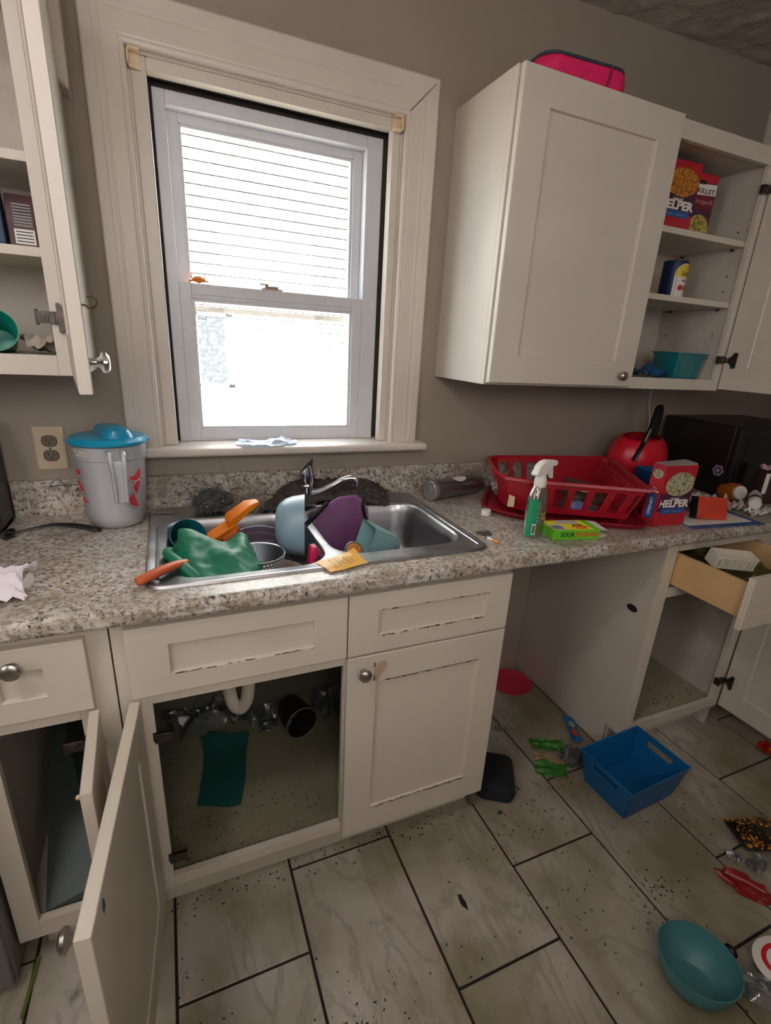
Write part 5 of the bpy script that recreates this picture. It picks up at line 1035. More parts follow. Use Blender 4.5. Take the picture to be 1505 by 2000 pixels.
# blue tub behind, orange ball
t = thing('blue_tub', 'dark blue plastic tub behind the dish rack and the standing pasta box', 'tub', (1.735, -0.375, KT), rz=math.radians(-12))
bm = bmesh.new(); L = [[(x, y, z) for x, y in rrect(w, d_, 0.012, 4)] for w, d_, z in ((0.13, 0.11, 0), (0.150, 0.13, 0.125), (0.162, 0.142, 0.130), (0.162, 0.142, 0.126), (0.152, 0.132, 0.126))]
Li = [[(x, y, z) for x, y in rrect(w, d_, 0.010, 4)] for w, d_, z in ((0.147, 0.127, 0.129), (0.126, 0.106, 0.003))]
loft(bm, L[:3] + Li, (True, True)); obj('body', bm, mat('deep_blue_plastic', '#0f4a7a', 0.4), t, smooth=True, bevel=0.0008)
t = thing('orange', 'round orange-red fruit between the dish rack and the pasta box', 'fruit', (1.582, -0.452, KT + 0.033))
bm = bmesh.new(); lathe(bm, [(0.001, -0.032), (0.018, -0.028), (0.030, -0.014), (0.034, 0.0), (0.030, 0.015), (0.018, 0.028), (0.004, 0.031), (0.001, 0.030)], 28); og = obj('flesh', bm, mat('orange_peel', '#c9502a', 0.5, 0, 0.2, 0.2, 200), t, smooth=True)
bm = bmesh.new(); lathe(bm, [(0.003, 0.0295), (0.002, 0.033)], 8); obj('stem', bm, M_CHIP, og)
# pasta boxes
M_HR = mat('box_red', '#b3202e', 0.42, 0, 0.06); M_HN = mat('box_plum', '#4a1f3c', 0.45); M_HB = mat('box_blue', '#2a5a9c', 0.45)
def m_pasta(name, a, b):
    g = NM(name); v = g.coord(); vo = g.add('ShaderNodeTexVoronoi'); vo.inputs['Scale'].default_value = 110; g.link(v, vo.inputs['Vector'])
    g.link(g.ramp(vo.outputs['Distance'], [(0.0, lin(a)), (0.5, lin(b)), (1.0, lin('#4c4426'))]), g.b.inputs['Base Color']); g.b.inputs['Roughness'].default_value = 0.6; return g.m
M_PAS = m_pasta('pasta_print', '#cfc9a6', '#a9a680'); M_PAS2 = m_pasta('cheesy_print', '#dba23c', '#b6711d'); M_PAS3 = m_pasta('noodle_print', '#d3c96f', '#a99e48')
def ellipse(rx_, ry_, n_=28, wob=0.0, seed=0): return [(rx_ * math.cos(2 * PI * k / n_) * (1 + wob * noise.noise(Vector((k * 0.7, seed, 0)))), ry_ * math.sin(2 * PI * k / n_) * (1 + wob * noise.noise(Vector((k * 0.7, seed, 4))))) for k in range(n_)]
def helper_box(name, lab, loc, rz, w, d_, h_, pm, word='HELPER', sub='TUNA', tilt=0, lean=0.0):
    t = thing(name, lab, 'box', loc, rot=(math.radians(tilt), 0, math.radians(rz)))
    bm = bmesh.new(); bx(bm, -w / 2, w / 2, -d_ / 2, d_ / 2, 0, h_)
    for v in bm.verts:
        if v.co.z > 0: v.co.x += lean
    c = obj('carton', bm, M_HR, t, bevel=0.0008)
    F = facing((lean * 0.5, -d_ / 2 - 0.0004, h_ / 2), (1, 0, 0), (lean, 0, h_))
    patch('plum_band', [(-w / 2 + 0.001, -0.050 * h_ / 0.2), (-w / 2 + 0.001, 0.010 * h_ / 0.2), (w / 2 - 0.001, 0.020 * h_ / 0.2), (w / 2 - 0.001, -0.050 * h_ / 0.2)], M_HN, c, F)
    patch('food_picture', ellipse(w * 0.44, h_ * 0.20, 28, 0.15, 2), pm, c, F @ TR((w * 0.04, h_ * 0.20, 0.0006)), 0.0006)
    text(sub, 0.012, M_WPRINT, c, F @ TR((0, -h_ * 0.045, 0.0008)), width=w * 0.28, bold=0.0002)
    text(word, 0.034, M_WPRINT, c, F @ TR((0, -h_ * 0.125, 0.0010)), width=w * 0.94, bold=0.0014)
    patch('blue_band', [(-w * 0.36, -0.008), (w * 0.36, -0.008), (w * 0.40, 0.010), (-w * 0.36, 0.010)], M_HB, c, F @ TR((0, -h_ * 0.25, 0.0008)))
    text('--- ----', 0.009, M_WPRINT, c, F @ TR((0, -h_ * 0.25, 0.0016)), width=w * 0.5)
    return t, c, F
t, c, F = helper_box('pasta_box', 'red boxed pasta dinner standing at the counter edge beside the dish rack', (1.562, -0.540, KT), -3, 0.135, 0.052, 0.198, M_PAS, lean=0.006)
S_ = facing((-0.0678 + 0.003, 0, 0.099), (0, -1, 0), (0.006, 0, 0.198))
patch('blue_side_band', [(-0.016, -0.075), (0.016, -0.075), (0.016, 0.005), (-0.016, 0.005)], M_HB, c, S_)
text('CREAMY', 0.016, M_WPRINT, c, S_ @ TR((0, -0.035, 0.0008)) @ RZ(90), width=0.06, bold=0.0004)
patch('side_picture', ellipse(0.020, 0.015, 20), M_PAS, c, S_ @ TR((0, 0.070, 0)))
text('TUNA', 0.007, M_WPRINT, c, S_ @ TR((0, 0.024, 0.0008)), width=0.018); text('HELPER', 0.010, M_WPRINT, c, S_ @ TR((0, 0.014, 0.0008)), width=0.040, bold=0.0003)
bm = bmesh.new(); loft(bm, [[(-0.055, -0.02, 0.1985), (0.075, -0.02, 0.1985), (0.075, 0.024, 0.1985), (-0.055, 0.024, 0.1985)], [(-0.050, -0.02, 0.2010), (0.072, -0.018, 0.204), (0.070, 0.026, 0.207), (-0.055, 0.024, 0.200)]]); obj('top_flap', bm, mat('grey_card', '#97918c', 0.7), c)
# small red box, booklet, clutter, sachets
t = thing('small_red_box', 'small plain red-orange box leaning on the blue-edged booklet', 'box', (1.762, -0.560, KT + 0.004), rot=(math.radians(-14), math.radians(3), math.radians(-14)))
bc = obj('carton', B((-0.058, 0.058, -0.016, 0.016, 0.0, 0.075)), mat('red_orange_card', '#c2402c', 0.45, 0, 0.15, nscale=30), t, bevel=0.0008); obj('dark_end', B((-0.0595, -0.058, -0.016, 0.016, 0.0, 0.075)), M_KPRINT, bc)
t = thing('booklet', 'white booklet with blue edge lying near the front of the counter under the red box', 'booklet', (1.775, -0.560, KT), rz=math.radians(-6))
obj('cover', B((-0.150, 0.165, -0.072, 0.085, 0, 0.0022)), mat('booklet_blue', '#31588f', 0.5), t); obj('page', B((-0.145, 0.135, -0.046, 0.080, 0.0022, 0.0034)), M_WPRINT, t)
for k, (x, y, w, h_, hh_, c_, lab) in enumerate(((1.90, -0.40, 0.20, 0.13, 0.05, '#cfc7c0', 'crumpled white wrapper on the counter in front of the microwave'), (1.98, -0.50, 0.10, 0.08, 0.05, '#b9a59c', 'crumpled pinkish paper between the white wrapper and the tipped white bottle'), (2.02, -0.565, 0.12, 0.06, 0.03, '#ddd8d0', 'torn white paper lying under the tipped white bottle'), (1.86, -0.47, 0.12, 0.05, 0.03, '#7b4034', 'brown-red wrapper behind the small red box'))):
    bm = crumple(w, h_, hh_, 20.0 + k, 16, 0.6, 0.25); bmesh.ops.translate(bm, verts=bm.verts[:], vec=(x, y, KT + (0.004 if k == 3 else 0)))
    tag(obj('wrapper', bm, mat('wrapper_%d' % k, c_, 0.6, 0, 0.15), smooth=True), lab, 'wrapper')
t = thing('pill_bottle', 'amber round jar lying on its side in front of the microwave', 'jar', (2.115, -0.40, KT + 0.034))
bm = bmesh.new(); mj = RZ(-110) @ RY(80); lathe(bm, [(0.030, -0.045), (0.034, -0.040), (0.034, 0.025), (0.028, 0.035), (0.024, 0.036)], 28, mj); obj('body', bm, mat('amber_plastic', '#9a5518', 0.3), t, smooth=True)
bm = bmesh.new(); lathe(bm, [(0.026, 0.0365), (0.026, 0.046), (0.001, 0.047)], 24, mj); obj('cap', bm, M_WHITE, t, smooth=True)
t = thing('white_bottle', 'small white bottle lying on torn paper at the right end of the counter', 'bottle', (2.06, -0.520, KT + 0.045), rz=math.radians(35))
bm = bmesh.new(); lathe(bm, [(0.018, -0.055), (0.021, -0.050), (0.021, 0.020), (0.012, 0.032), (0.011, 0.034)], 24, RY(78)); wb = obj('body', bm, M_WHITE, t, smooth=True)
bm = bmesh.new(); lathe(bm, [(0.0212, -0.030), (0.0214, -0.029), (0.0214, -0.010), (0.0212, -0.009)], 24, RY(78)); obj('purple_band', bm, mat('purple_print', '#5a3358', 0.5), wb, smooth=True)
bm = bmesh.new(); lathe(bm, [(0.0125, 0.035), (0.0125, 0.050), (0.001, 0.051)], 20, RY(78)); obj('cap', bm, M_WHITE, t, smooth=True)
t = thing('snack_box', 'upright brown and white food package at the right picture edge beside the microwave', 'package', (2.235, -0.455, KT), rz=math.radians(-20))
kb = obj('carton', B((-0.045, 0.045, -0.03, 0.03, 0, 0.125)), mat('brown_card', '#3c2223', 0.5, 0, 0.3, nscale=40), t, bevel=0.001)
obj('white_edge', B((-0.047, -0.030, -0.0312, -0.03, 0.04, 0.12)), M_WPRINT, kb)
bm = crumple(0.05, 0.05, 0.03, 31, 10); bmesh.ops.translate(bm, verts=bm.verts[:], vec=(-0.02, 0, 0.1255)); obj('torn_top', bm, mat('pink_white', '#d9a9b6', 0.6), kb, smooth=True)
# microwave
t = thing('microwave', 'black microwave in the dark corner with a round flower sticker on its side', 'microwave', (2.36, -0.205, KT))
obj('case', B((-0.258, 0.258, -0.155, 0.165, 0.010, 0.283)), mat('microwave_black', '#1a1213', 0.35, 0, 0.2), t, bevel=0.006)
md = obj('door', B((-0.256, 0.13, -0.178, -0.156, 0.014, 0.279)), M_BLACK, t, bevel=0.004); obj('door_window', B((-0.215, 0.09, -0.1795, -0.178, 0.05, 0.245)), mat('dark_window', '#0d1512', 0.12), md, bevel=0.001)
obj('control_panel', B((0.135, 0.256, -0.178, -0.156, 0.014, 0.279)), M_BLACK, t, bevel=0.003)
for sx_ in (-0.22, 0.22):
    for sy_ in (-0.13, 0.13):
        bm = bmesh.new(); lathe(bm, [(0.012, 0), (0.012, 0.010)], 10, TR((sx_, sy_, 0))); obj('foot', bm, M_BLACK, t)
stp = []
for k in range(48):
    a = 2 * PI * k / 48; r = 0.021 * (1 + 0.10 * math.cos(6 * a)); stp.append((r * math.cos(a), r * math.sin(a)))
Fs = facing((-0.2585, -0.125, 0.103), (0, -1, 0), (0, 0, 1))
sk_ = patch('flower_sticker', stp, mat('sticker_white', '#a79fae', 0.5), t, Fs); patch('flower', [(x * 0.78, y * 0.78) for x, y in stp], mat('sticker_purple', '#5b3a5e', 0.5), sk_, Fs @ TR((0, 0, 0.0005)))
patch('flower_heart', [(x * 0.3, y * 0.3) for x, y in stp], mat('sticker_white', '', 0.5), sk_, Fs @ TR((0, 0, 0.001)))

# ---- contents of the right wall cabinet
t, c, F = helper_box('pasta_box', 'red boxed dinner with orange food picture on the top shelf of the wall cabinet', (1.672, -0.215, 1.8265), -4, 0.150, 0.045, 0.20, M_PAS2, sub='HAMBURGER', lean=0.004)
t = thing('skillet_box', 'dark red boxed skillet meal with white band, second box on the top shelf', 'box', (1.812, -0.195, 1.8265), rz=math.radians(-3))
c = obj('carton', B((-0.052, 0.052, -0.022, 0.022, 0, 0.190)), mat('maroon_card', '#701a26', 0.45), t, bevel=0.0008); F = facing((0, -0.0224, 0.095), (1, 0, 0), (0, 0, 1))
patch('red_top', [(-0.051, 0.066), (0.051, 0.070), (0.051, 0.094), (-0.051, 0.094)], M_HR, c, F); patch('white_band', [(-0.051, 0.030), (0.051, 0.036), (0.051, 0.068), (-0.051, 0.062)], M_WPRINT, c, F @ TR((0, 0, 0.0002)))
patch('black_tab', [(-0.045, 0.062), (0.0, 0.064), (0.0, 0.074), (-0.045, 0.074)], M_KPRINT, c, F @ TR((0, 0, 0.0006)))
text('SKILLET', 0.020, M_KPRINT, c, F @ TR((0.0, 0.044, 0.001)), width=0.090, bold=0.0002); text('Stroganoff', 0.020, mat('pink_script', '#c98a8c', 0.5), c, F @ TR((0.004, 0.014, 0.001)), width=0.08)
patch('plum_band', [(-0.051, -0.030), (0.051, -0.030), (0.051, -0.008), (-0.051, -0.008)], M_HN, c, F @ TR((0, 0, 0.0002))); patch('food_picture', [(-0.050, -0.094), (0.050, -0.094)] + [(0.050 * math.cos(a), -0.070 + 0.046 * math.sin(a)) for a in [PI * k / 12 for k in range(13)]], M_PAS3, c, F @ TR((0, 0, 0.0008)), 0.0006)
t = thing('salt_canister', 'navy salt canister with yellow and white arched label on the middle shelf', 'canister', (1.785, -0.19, 1.6315))
bm = bmesh.new(); lathe(bm, [(0.040, 0), (0.041, 0.002), (0.041, 0.118), (0.040, 0.122), (0.036, 0.1225), (0.001, 0.1225)], 32); cc = obj('can', bm, mat('navy_card', '#142b52', 0.45), t, smooth=True)
bm = bmesh.new(); tube(bm, [(0.0, -0.012, 0.1235), (0.012, -0.012, 0.1235)], 0.004, 8); obj('pour_spout', bm, M_CHROME, cc)
def arcpatch(x_fn, m, name, off, par, zlo=0.004, zhi=0.112, ctr=-84):
    bm = bmesh.new(); L = []
    for k in range(17):
        z = zlo + (zhi - zlo) * k / 16; hw = x_fn(z)
        L.append([((0.0412 + o2) * math.cos(math.radians(ctr + a)), (0.0412 + o2) * math.sin(math.radians(ctr + a)), z) for a, o2 in ((-hw, off), (-hw / 2, off), (0, off), (hw / 2, off), (hw, off), (hw, off - 0.0003), (0, off - 0.0003), (-hw, off - 0.0003))])
    loft(bm, L); return obj(name, bm, m, par)
ar = arcpatch(lambda z: 52 * (1 if z < 0.075 else math.sqrt(max(0.01, 1 - ((z - 0.075) / 0.039) ** 2))), mat('label_white', '#ddd6cf', 0.5), 'arched_label', 0.0008, cc)
arcpatch(lambda z: 48 * (1 if z < 0.078 else math.sqrt(max(0.01, 1 - ((z - 0.075) / 0.037) ** 2))), mat('label_yellow', '#d9c434', 0.5), 'yellow_arch', 0.0014, ar, 0.070, 0.109)
def on_can(z, a=-84, o2=0.0018): return facing(((0.0412 + o2) * math.cos(math.radians(a)), (0.0412 + o2) * math.sin(math.radians(a)), z), (-math.sin(math.radians(a)), math.cos(math.radians(a)), 0), (0, 0, 1))
text('Table', 0.018, mat('gold_print', '#7c6a1d', 0.5), ar, on_can(0.080), width=0.040, bold=0.0003); text('SALT', 0.010, M_KPRINT, ar, on_can(0.058), width=0.020)
for a, cl_ in ((-100, '#b03a34'), (-68, '#b5583a')): patch('fruit_print', ellipse(0.010, 0.009, 16), mat('fruit_' + cl_[1:], cl_, 0.5), ar, on_can(0.036, a))
t = thing('teal_basket', 'small teal plastic basket on the bottom of the open wall cabinet', 'basket', (1.895, -0.200, UZ0 + 0.0365))
M_TB = see_through('teal_plastic', '#1f9aa5', 0.12, 0.3, 0.05)
bm = bmesh.new(); L = [[(x, y, z) for x, y in rrect(w, d_, 0.012, 4)] for w, d_, z in ((0.125, 0.10, 0), (0.150, 0.12, 0.086), (0.160, 0.13, 0.088), (0.160, 0.13, 0.092))]
loft(bm, L + [[(x, y, z) for x, y in rrect(w, d_, 0.010, 4)] for w, d_, z in ((0.147, 0.117, 0.092), (0.121, 0.096, 0.003))], (True, True)); obj('body', bm, M_TB, t, smooth=True)
bm = bmesh.new()
for k in range(7): tube(bm, [(-0.05 + k * 0.0166, -0.0515, 0.006), (-0.058 + k * 0.0195, -0.0605, 0.080)], 0.0018, 6)
obj('ribs', bm, M_TB, t, kind='stuff')
bm = crumple(0.17, 0.11, 0.060, 41, 20, 0.3, 0.1, th=0.003, freq=1.3); bmesh.ops.translate(bm, verts=bm.verts[:], vec=(1.735, -0.215, UZ0 + 0.0365))
tag(obj('cloth_pouch', bm, mat('blue_pouch', '#15507c', 0.5, 0, 0.45, nscale=40), smooth=True), 'crumpled blue and white pouch left of the teal basket in the wall cabinet', 'pouch')
# ---- pink lunch bag on top
t = thing('lunch_bag', 'bright pink soft lunch bag with dark trim lying on top of the right wall cabinet', 'bag', (1.215, -0.185, UZ1 + 0.001), rz=math.radians(-4))
M_PK = mat('pink_fabric', '#d81a5e', 0.7, 0, 0.1, 0.2, 300)
bm = bmesh.new(); L = []
for w, d_, z, r_ in ((0.245, 0.150, 0, 0.03), (0.275, 0.180, 0.010, 0.045), (0.285, 0.19, 0.040, 0.05), (0.280, 0.185, 0.062, 0.05), (0.262, 0.165, 0.072, 0.045)):
    L.append([(x + 0.003 * noise.noise(Vector((x * 20, y * 20, z * 30))), y + 0.004 * noise.noise(Vector((x * 25, y * 15, z * 20 + 5))), z) for x, y in rrect(w, d_, r_, 8)])
loft(bm, L); pb = obj('body', bm, M_PK, t, smooth=True)
bm = bmesh.new(); ring = [(x, y, 0.070) for x, y in rrect(0.270, 0.175, 0.045, 8)]; tube(bm, ring + [ring[0]], 0.004, 8); obj('piping', bm, mat('dark_teal_piping', '#2a3f48', 0.6), pb, smooth=True)
bm = bmesh.new(); tube(bm, [(0.070, -0.091, 0.068), (0.062, -0.0965, 0.038), (0.058, -0.088, 0.006)], 0.004, 6); obj('seam_fold', bm, mat('pink_fold', '#8c1142', 0.8), pb, smooth=True)

# ---- contents of the left wall cabinet
t = thing('plastic_cup', 'teal green plastic cup lying on the bottom of the left wall cabinet', 'cup', (-0.235, -0.205, 1.405))
bm = bmesh.new(); mj = RZ(6) @ RX(72); shell(bm, [(0.028, -0.10), (0.031, -0.097), (0.044, -0.006), (0.0465, 0.0)], 0.0022, 40, mj); obj('body', bm, mat('green_teal_plastic', '#128a76', 0.35), t, smooth=True)
bm = crumple(0.10, 0.10, 0.06, 51, 14, 0.3, 0.1, freq=1.3); bmesh.ops.translate(bm, verts=bm.verts[:], vec=(-0.150, -0.15, 1.3565)); tag(obj('paper_bag', bm, mat('grey_paper', '#a89f8f', 0.8), smooth=True), 'crumpled grey-beige paper right of the teal cup in the left cabinet', 'paper')
for k, (x, w, h_, c_, lab) in enumerate(((-0.152, 0.050, 0.105, '#5a3a3c', 'brown package with a white nutrition panel on the middle shelf'), (-0.205, 0.050, 0.120, '#1b3350', 'dark navy package beside the brown one on the middle shelf'), (-0.265, 0.060, 0.10, '#3f6a8e', 'pale blue package at the left picture edge on the middle shelf'))):
    t = thing('food_package', lab, 'package', (x, -0.18 - 0.02 * k, 1.5675), rz=math.radians(3))
    bm = bmesh.new(); loft(bm, [[(a * w / 2, b * 0.022 * s_, z) for a, b in ((-1, -1), (1, -1), (1, 1), (-1, 1))] for z, s_ in ((0, 1), (0.01, 1.1), (h_ * 0.6, 1.1), (h_, 0.5))]); c = obj('pack', bm, mat('pkg_%d' % k, c_, 0.5, 0, 0.3, nscale=30), t, bevel=0.002)
    if k == 0:
        F = facing((0, -0.0248, 0.045), (1, 0, 0), (0, 0, 1)); patch('panel', [(-0.014, -0.034), (0.022, -0.034), (0.022, -0.006), (-0.014, -0.006)], M_WPRINT, c, F)
        for q in range(4): patch('print_line', [(-0.011, -0.030 + q * 0.006), (0.019, -0.030 + q * 0.006), (0.019, -0.028 + q * 0.006), (-0.011, -0.028 + q * 0.006)], M_KPRINT, c, F @ TR((0, 0, 0.0005)))
        for q in range(8): patch('print_line', [(-0.012, 0.0 + q * 0.0055), (0.020, 0.0 + q * 0.0055), (0.020, 0.0025 + q * 0.0055), (-0.012, 0.0025 + q * 0.0055)], mat('grey_print', '', 0.5), c, F)

# ---- under the sink
M_PVC = mat('aged_white_pvc', '#cfc3b2', 0.45, 0, 0.1)
t = thing('drain_trap', 'white plastic U-shaped drain trap hanging below the sink bowls', 'pipe', (0.225, -0.30, 0.42))
bm = bmesh.new(); tube(bm, smoothpath([(0.026, -0.02, 0.322), (0.026, -0.02, 0.15), (0.026, -0.015, 0.02), (0.018, -0.01, -0.04), (0.0, -0.005, -0.066), (-0.020, 0.0, -0.045), (-0.030, 0.01, 0.02), (-0.032, 0.02, 0.12), (-0.03, 0.10, 0.15), (-0.03, 0.275, 0.15)], 6), 0.0195, 18); obj('trap', bm, M_PVC, t, smooth=True)
for p in ((0.026, -0.02, 0.09), (-0.031, 0.012, 0.085)):
    bm = bmesh.new(); lathe(bm, [(0.020, -0.012), (0.027, -0.010), (0.027, 0.010), (0.020, 0.012)], 12, TR(p)); obj('slip_nut', bm, M_PVC, t)
bm = bmesh.new(); tube(bm, smoothpath([(0.645, -0.31, 0.742), (0.645, -0.31, 0.62), (0.62, -0.31, 0.59), (0.45, -0.31, 0.585), (0.272, -0.315, 0.58)], 5), 0.019, 14); tag(obj('waste_arm', bm, M_PVC, smooth=True), 'white plastic waste pipe joining the right sink bowl to the trap', 'pipe')
t = thing('dark_cup', 'small dark cup lying on the cabinet floor with its grey-rimmed mouth forward', 'cup', (0.432, -0.235, 0.1785))
bm = bmesh.new(); mj = RZ(12) @ RX(86); shell(bm, [(0.044, -0.11), (0.046, -0.107), (0.056, -0.004), (0.057, 0)], 0.0025, 36, mj); bkt = obj('body', bm, mat('very_dark_plastic', '#191614', 0.6), t, smooth=True)
bm = bmesh.new(); ring = [tuple(mj @ Vector((0.056 * math.cos(a), 0.056 * math.sin(a), 0.001))) for a in [2 * PI * k / 36 for k in range(37)]]; tube(bm, ring, 0.0025, 8, caps=False); obj('rim', bm, mat('grey_rim', '#6d6a64', 0.5), bkt, smooth=True)
ctrl = [[(0.105, -0.125, 0.135), (0.16, -0.15, 0.150), (0.215, -0.165, 0.140), (0.262, -0.180, 0.150)], [(0.112, -0.200, 0.1225), (0.16, -0.225, 0.124), (0.21, -0.245, 0.124), (0.240, -0.260, 0.1225)], [(0.100, -0.300, 0.1225), (0.15, -0.315, 0.1235), (0.20, -0.330, 0.1235), (0.226, -0.345, 0.1225)], [(0.080, -0.405, 0.1222), (0.12, -0.420, 0.1225), (0.165, -0.440, 0.1225), (0.200, -0.442, 0.1222)]]
tag(obj('green_cloth', drape(ctrl, 30, 30, 0.001, 4, 0.0012, 30), mat('dark_green_cloth', '#04453c', 0.75, 0, 0.1), smooth=True), 'dark green sheet lying flat on the floor of the sink cabinet', 'sheet')
M_FLM = see_through('grey_bag_film', '#7d847c', 0.5, 0.3, 0.08)
for k, (x, y, w, d_, h_, lab) in enumerate(((0.16, -0.085, 0.30, 0.13, 0.13, 'crumpled grey plastic bag at the back left under the sink'), (0.62, -0.13, 0.26, 0.16, 0.15, 'crumpled grey plastic bag at the back right under the sink'), (0.335, -0.13, 0.20, 0.12, 0.07, 'flattened clear plastic bag between the green sheet and the dark cup'))):
    bm = crumple(w, d_, h_, 60 + k, 26, 0.45, 0.12, th=0.001, freq=1.8); bmesh.ops.translate(bm, verts=bm.verts[:], vec=(x, y, 0.1215)); tag(obj('plastic_bag', bm, M_FLM, smooth=True), lab, 'bag')

# ---- in the drawer and the right base cabinet
t = thing('cutlery_basket', 'white slotted plastic basket tilted in the pulled-out drawer', 'basket', (1.700, -0.705, 0.822), rot=(math.radians(14), math.radians(4), math.radians(-20))); t.scale = (0.72, 0.8, 0.78)
M_WB = mat('off_white_plastic', '#d6d0c0', 0.4); bm = bmesh.new()
for k in range(10): bx(bm, -0.088 + k * 0.0195 - 0.004, -0.088 + k * 0.0195 + 0.0045, -0.030, -0.027, 0.006, 0.046)
bx(bm, -0.094, 0.094, -0.031, -0.027, 0.045, 0.054); bx(bm, -0.094, 0.094, -0.031, -0.027, 0.0, 0.009)
obj('slotted_side', bm, M_WB, t); obj('base', B((-0.094, 0.094, -0.031, 0.031, -0.003, 0.0)), M_WB, t); obj('back', B((-0.094, 0.094, 0.027, 0.031, 0.0, 0.054)), M_WB, t)
obj('end', B((-0.094, -0.090, -0.027, 0.027, 0.0, 0.054)), M_WB, t); obj('end', B((0.090, 0.094, -0.027, 0.027, 0.0, 0.054)), M_WB, t)
R = random.Random(5)
for k, (x, y, a, c_, lab) in enumerate(((1.66, -0.62, -55, '#16181a', 'black utensil nearest the back in the drawer'), (1.72, -0.755, -35, '#20231f', 'dark utensil in front of the white drawer basket'), (1.80, -0.79, -20, '#2a2c22', 'dark greenish utensil at the drawer front'))):
    bm = bmesh.new(); dx, dy = math.cos(math.radians(a)) * 0.08, math.sin(math.radians(a)) * 0.05
    tube(bm, [(x - dx, y - dy, 0.772 + k * 0.004), (x, y, 0.778 + k * 0.004), (x + dx, y + dy, 0.776 + k * 0.004)], [0.006, 0.009, 0.012], 8, flat=0.5); tag(obj('utensil', bm, mat('utensil_%d' % k, c_, 0.4), smooth=True), lab, 'utensil')
bm = crumple(0.30, 0.40, 0.070, 71, 30, 0.6, 0.02, th=0.002, cut=0.0); bmesh.ops.translate(bm, verts=bm.verts[:], vec=(1.798, -0.62, 0.7305)); tag(obj('drawer_liner', bm, mat('olive_liner', '#5f5b28', 0.8, 0, 0.55, nscale=25), smooth=True), 'crumpled olive liner and scraps covering the bottom of the open drawer', 'liner')
bm = crumple(0.10, 0.06, 0.035, 72, 14, 0.7, 0.2, th=0.001); bmesh.ops.translate(bm, verts=bm.verts[:], vec=(1.745, -0.795, 0.775)); tag(obj('herb_packet', bm, mat('olive_scraps', '#6a6a35', 0.8, 0, 0.4, nscale=60), smooth=True), 'olive green crumpled packet behind the drawer front', 'packet')
t = thing('hand_tool', 'small black tool standing at the back left inside the right base cabinet', 'tool', (1.625, -0.33, 0.1345))
bm = bmesh.new(); tube(bm, [(0.0, -0.02, 0.006), (0.01, 0.0, 0.03), (0.035, 0.06, 0.085)], [0.012, 0.010, 0.006], 8); obj('grip', bm, M_BLACK, t, smooth=True)
bm = bmesh.new(); tube(bm, [(0.035, 0.06, 0.085), (0.07, 0.06, 0.060), (0.10, 0.065, 0.062)], 0.003, 6); obj('prong', bm, M_BLACK, t, smooth=True)
R = random.Random(9); bm = bmesh.new()
for i in range(150):
    x, y = R.uniform(1.56, 2.03), R.uniform(-0.58, -0.05); s = R.uniform(0.0012, 0.0035); a = R.uniform(0, PI)
    tube(bm, [(x, y, 0.136), (x + math.cos(a) * s * 2, y + math.sin(a) * s * 2, 0.136)], [s * 0.8, s * 0.5], 5)
tag(obj('crumbs', bm, MATS['dark_crumbs']), 'dark crumbs and droppings on the floor of the right base cabinet', 'crumbs', kind='stuff')

# ---- on the floor
t = thing('storage_bin', 'open blue plastic bin on the tiles in front of the right base cabinet', 'bin', (1.470, -0.728, 0.0005), rz=math.radians(3))
M_BB = mat('blue_bin_plastic', '#0b5c92', 0.42, 0, 0.05)
def quad(w, d_, z): return [(-w / 2, -d_ / 2, z), (w / 2, -d_ / 2, z), (w / 2, d_ / 2, z), (-w / 2, d_ / 2, z)]
wt, dt, wb_, db_, hb_ = 0.285, 0.212, 0.235, 0.170, 0.132; th = 0.003
def wl(p0, p1, p2, p3, inn):   # panel from 4 outer corner pts, thickness toward inn
    bm = bmesh.new(); a = [Vector(p) for p in (p0, p1, p2, p3)]; b = [p + Vector(inn) * th for p in a]; loft(bm, [[tuple(p) for p in a], [tuple(p) for p in b]]); return bm
bq, tq = quad(wb_, db_, 0), quad(wt, dt, hb_)
obj('front_wall', wl(bq[0], bq[1], tq[1], tq[0], (0, 1, 0)), M_BB, t); obj('back_wall', wl(bq[3], bq[2], tq[2], tq[3], (0, -1, 0)), M_BB, t)
def slotwall(s_):
    bm = bmesh.new(); xb, xt = s_ * wb_ / 2, s_ * wt / 2
    def pnt(u_, v_): # u 0..1 along y, v 0..1 up
        x = xb + (xt - xb) * v_; hy = (db_ + (dt - db_) * v_) / 2; return Vector((x, -hy + 2 * hy * u_, hb_ * v_))
    for (u0, u1, v0, v1) in ((0, 1, 0, 0.70), (0, 1, 0.86, 1.0), (0, 0.26, 0.70, 0.86), (0.74, 1, 0.70, 0.86)):
        a = [pnt(u0, v0), pnt(u1, v0), pnt(u1, v1), pnt(u0, v1)]; b = [p - Vector((s_ * th, 0, 0)) for p in a]; loft(bm, [[tuple(p) for p in a], [tuple(p) for p in b]])
    return bm
obj('end_wall', slotwall(-1), M_BB, t, label='end wall with a long hand slot'); obj('end_wall', slotwall(1), M_BB, t, label='end wall with a long hand slot')
obj('base', B((-wb_ / 2, wb_ / 2, -db_ / 2, db_ / 2, 0, 0.003)), M_BB, t)
bm = bmesh.new()
for i in range(4): p, q = Vector(tq[i]), Vector(tq[(i + 1) % 4]); tube(bm, [p, q], 0.0032, 8)
obj('rim', bm, M_BB, t, smooth=True)
t = thing('serving_bowl', 'round teal green plastic bowl on the floor at the lower right', 'bowl', (1.150, -1.222, 0.001), rot=(math.radians(-4), math.radians(3), 0))
bm = bmesh.new(); shell(bm, [(0.035, 0.001), (0.052, 0.004), (0.072, 0.024), (0.085, 0.052), (0.0905, 0.080), (0.0910, 0.083)], 0.0024, 64); obj('body', bm, mat('sea_green_plastic', '#477d7f', 0.4, 0, 0.04), t, smooth=True)
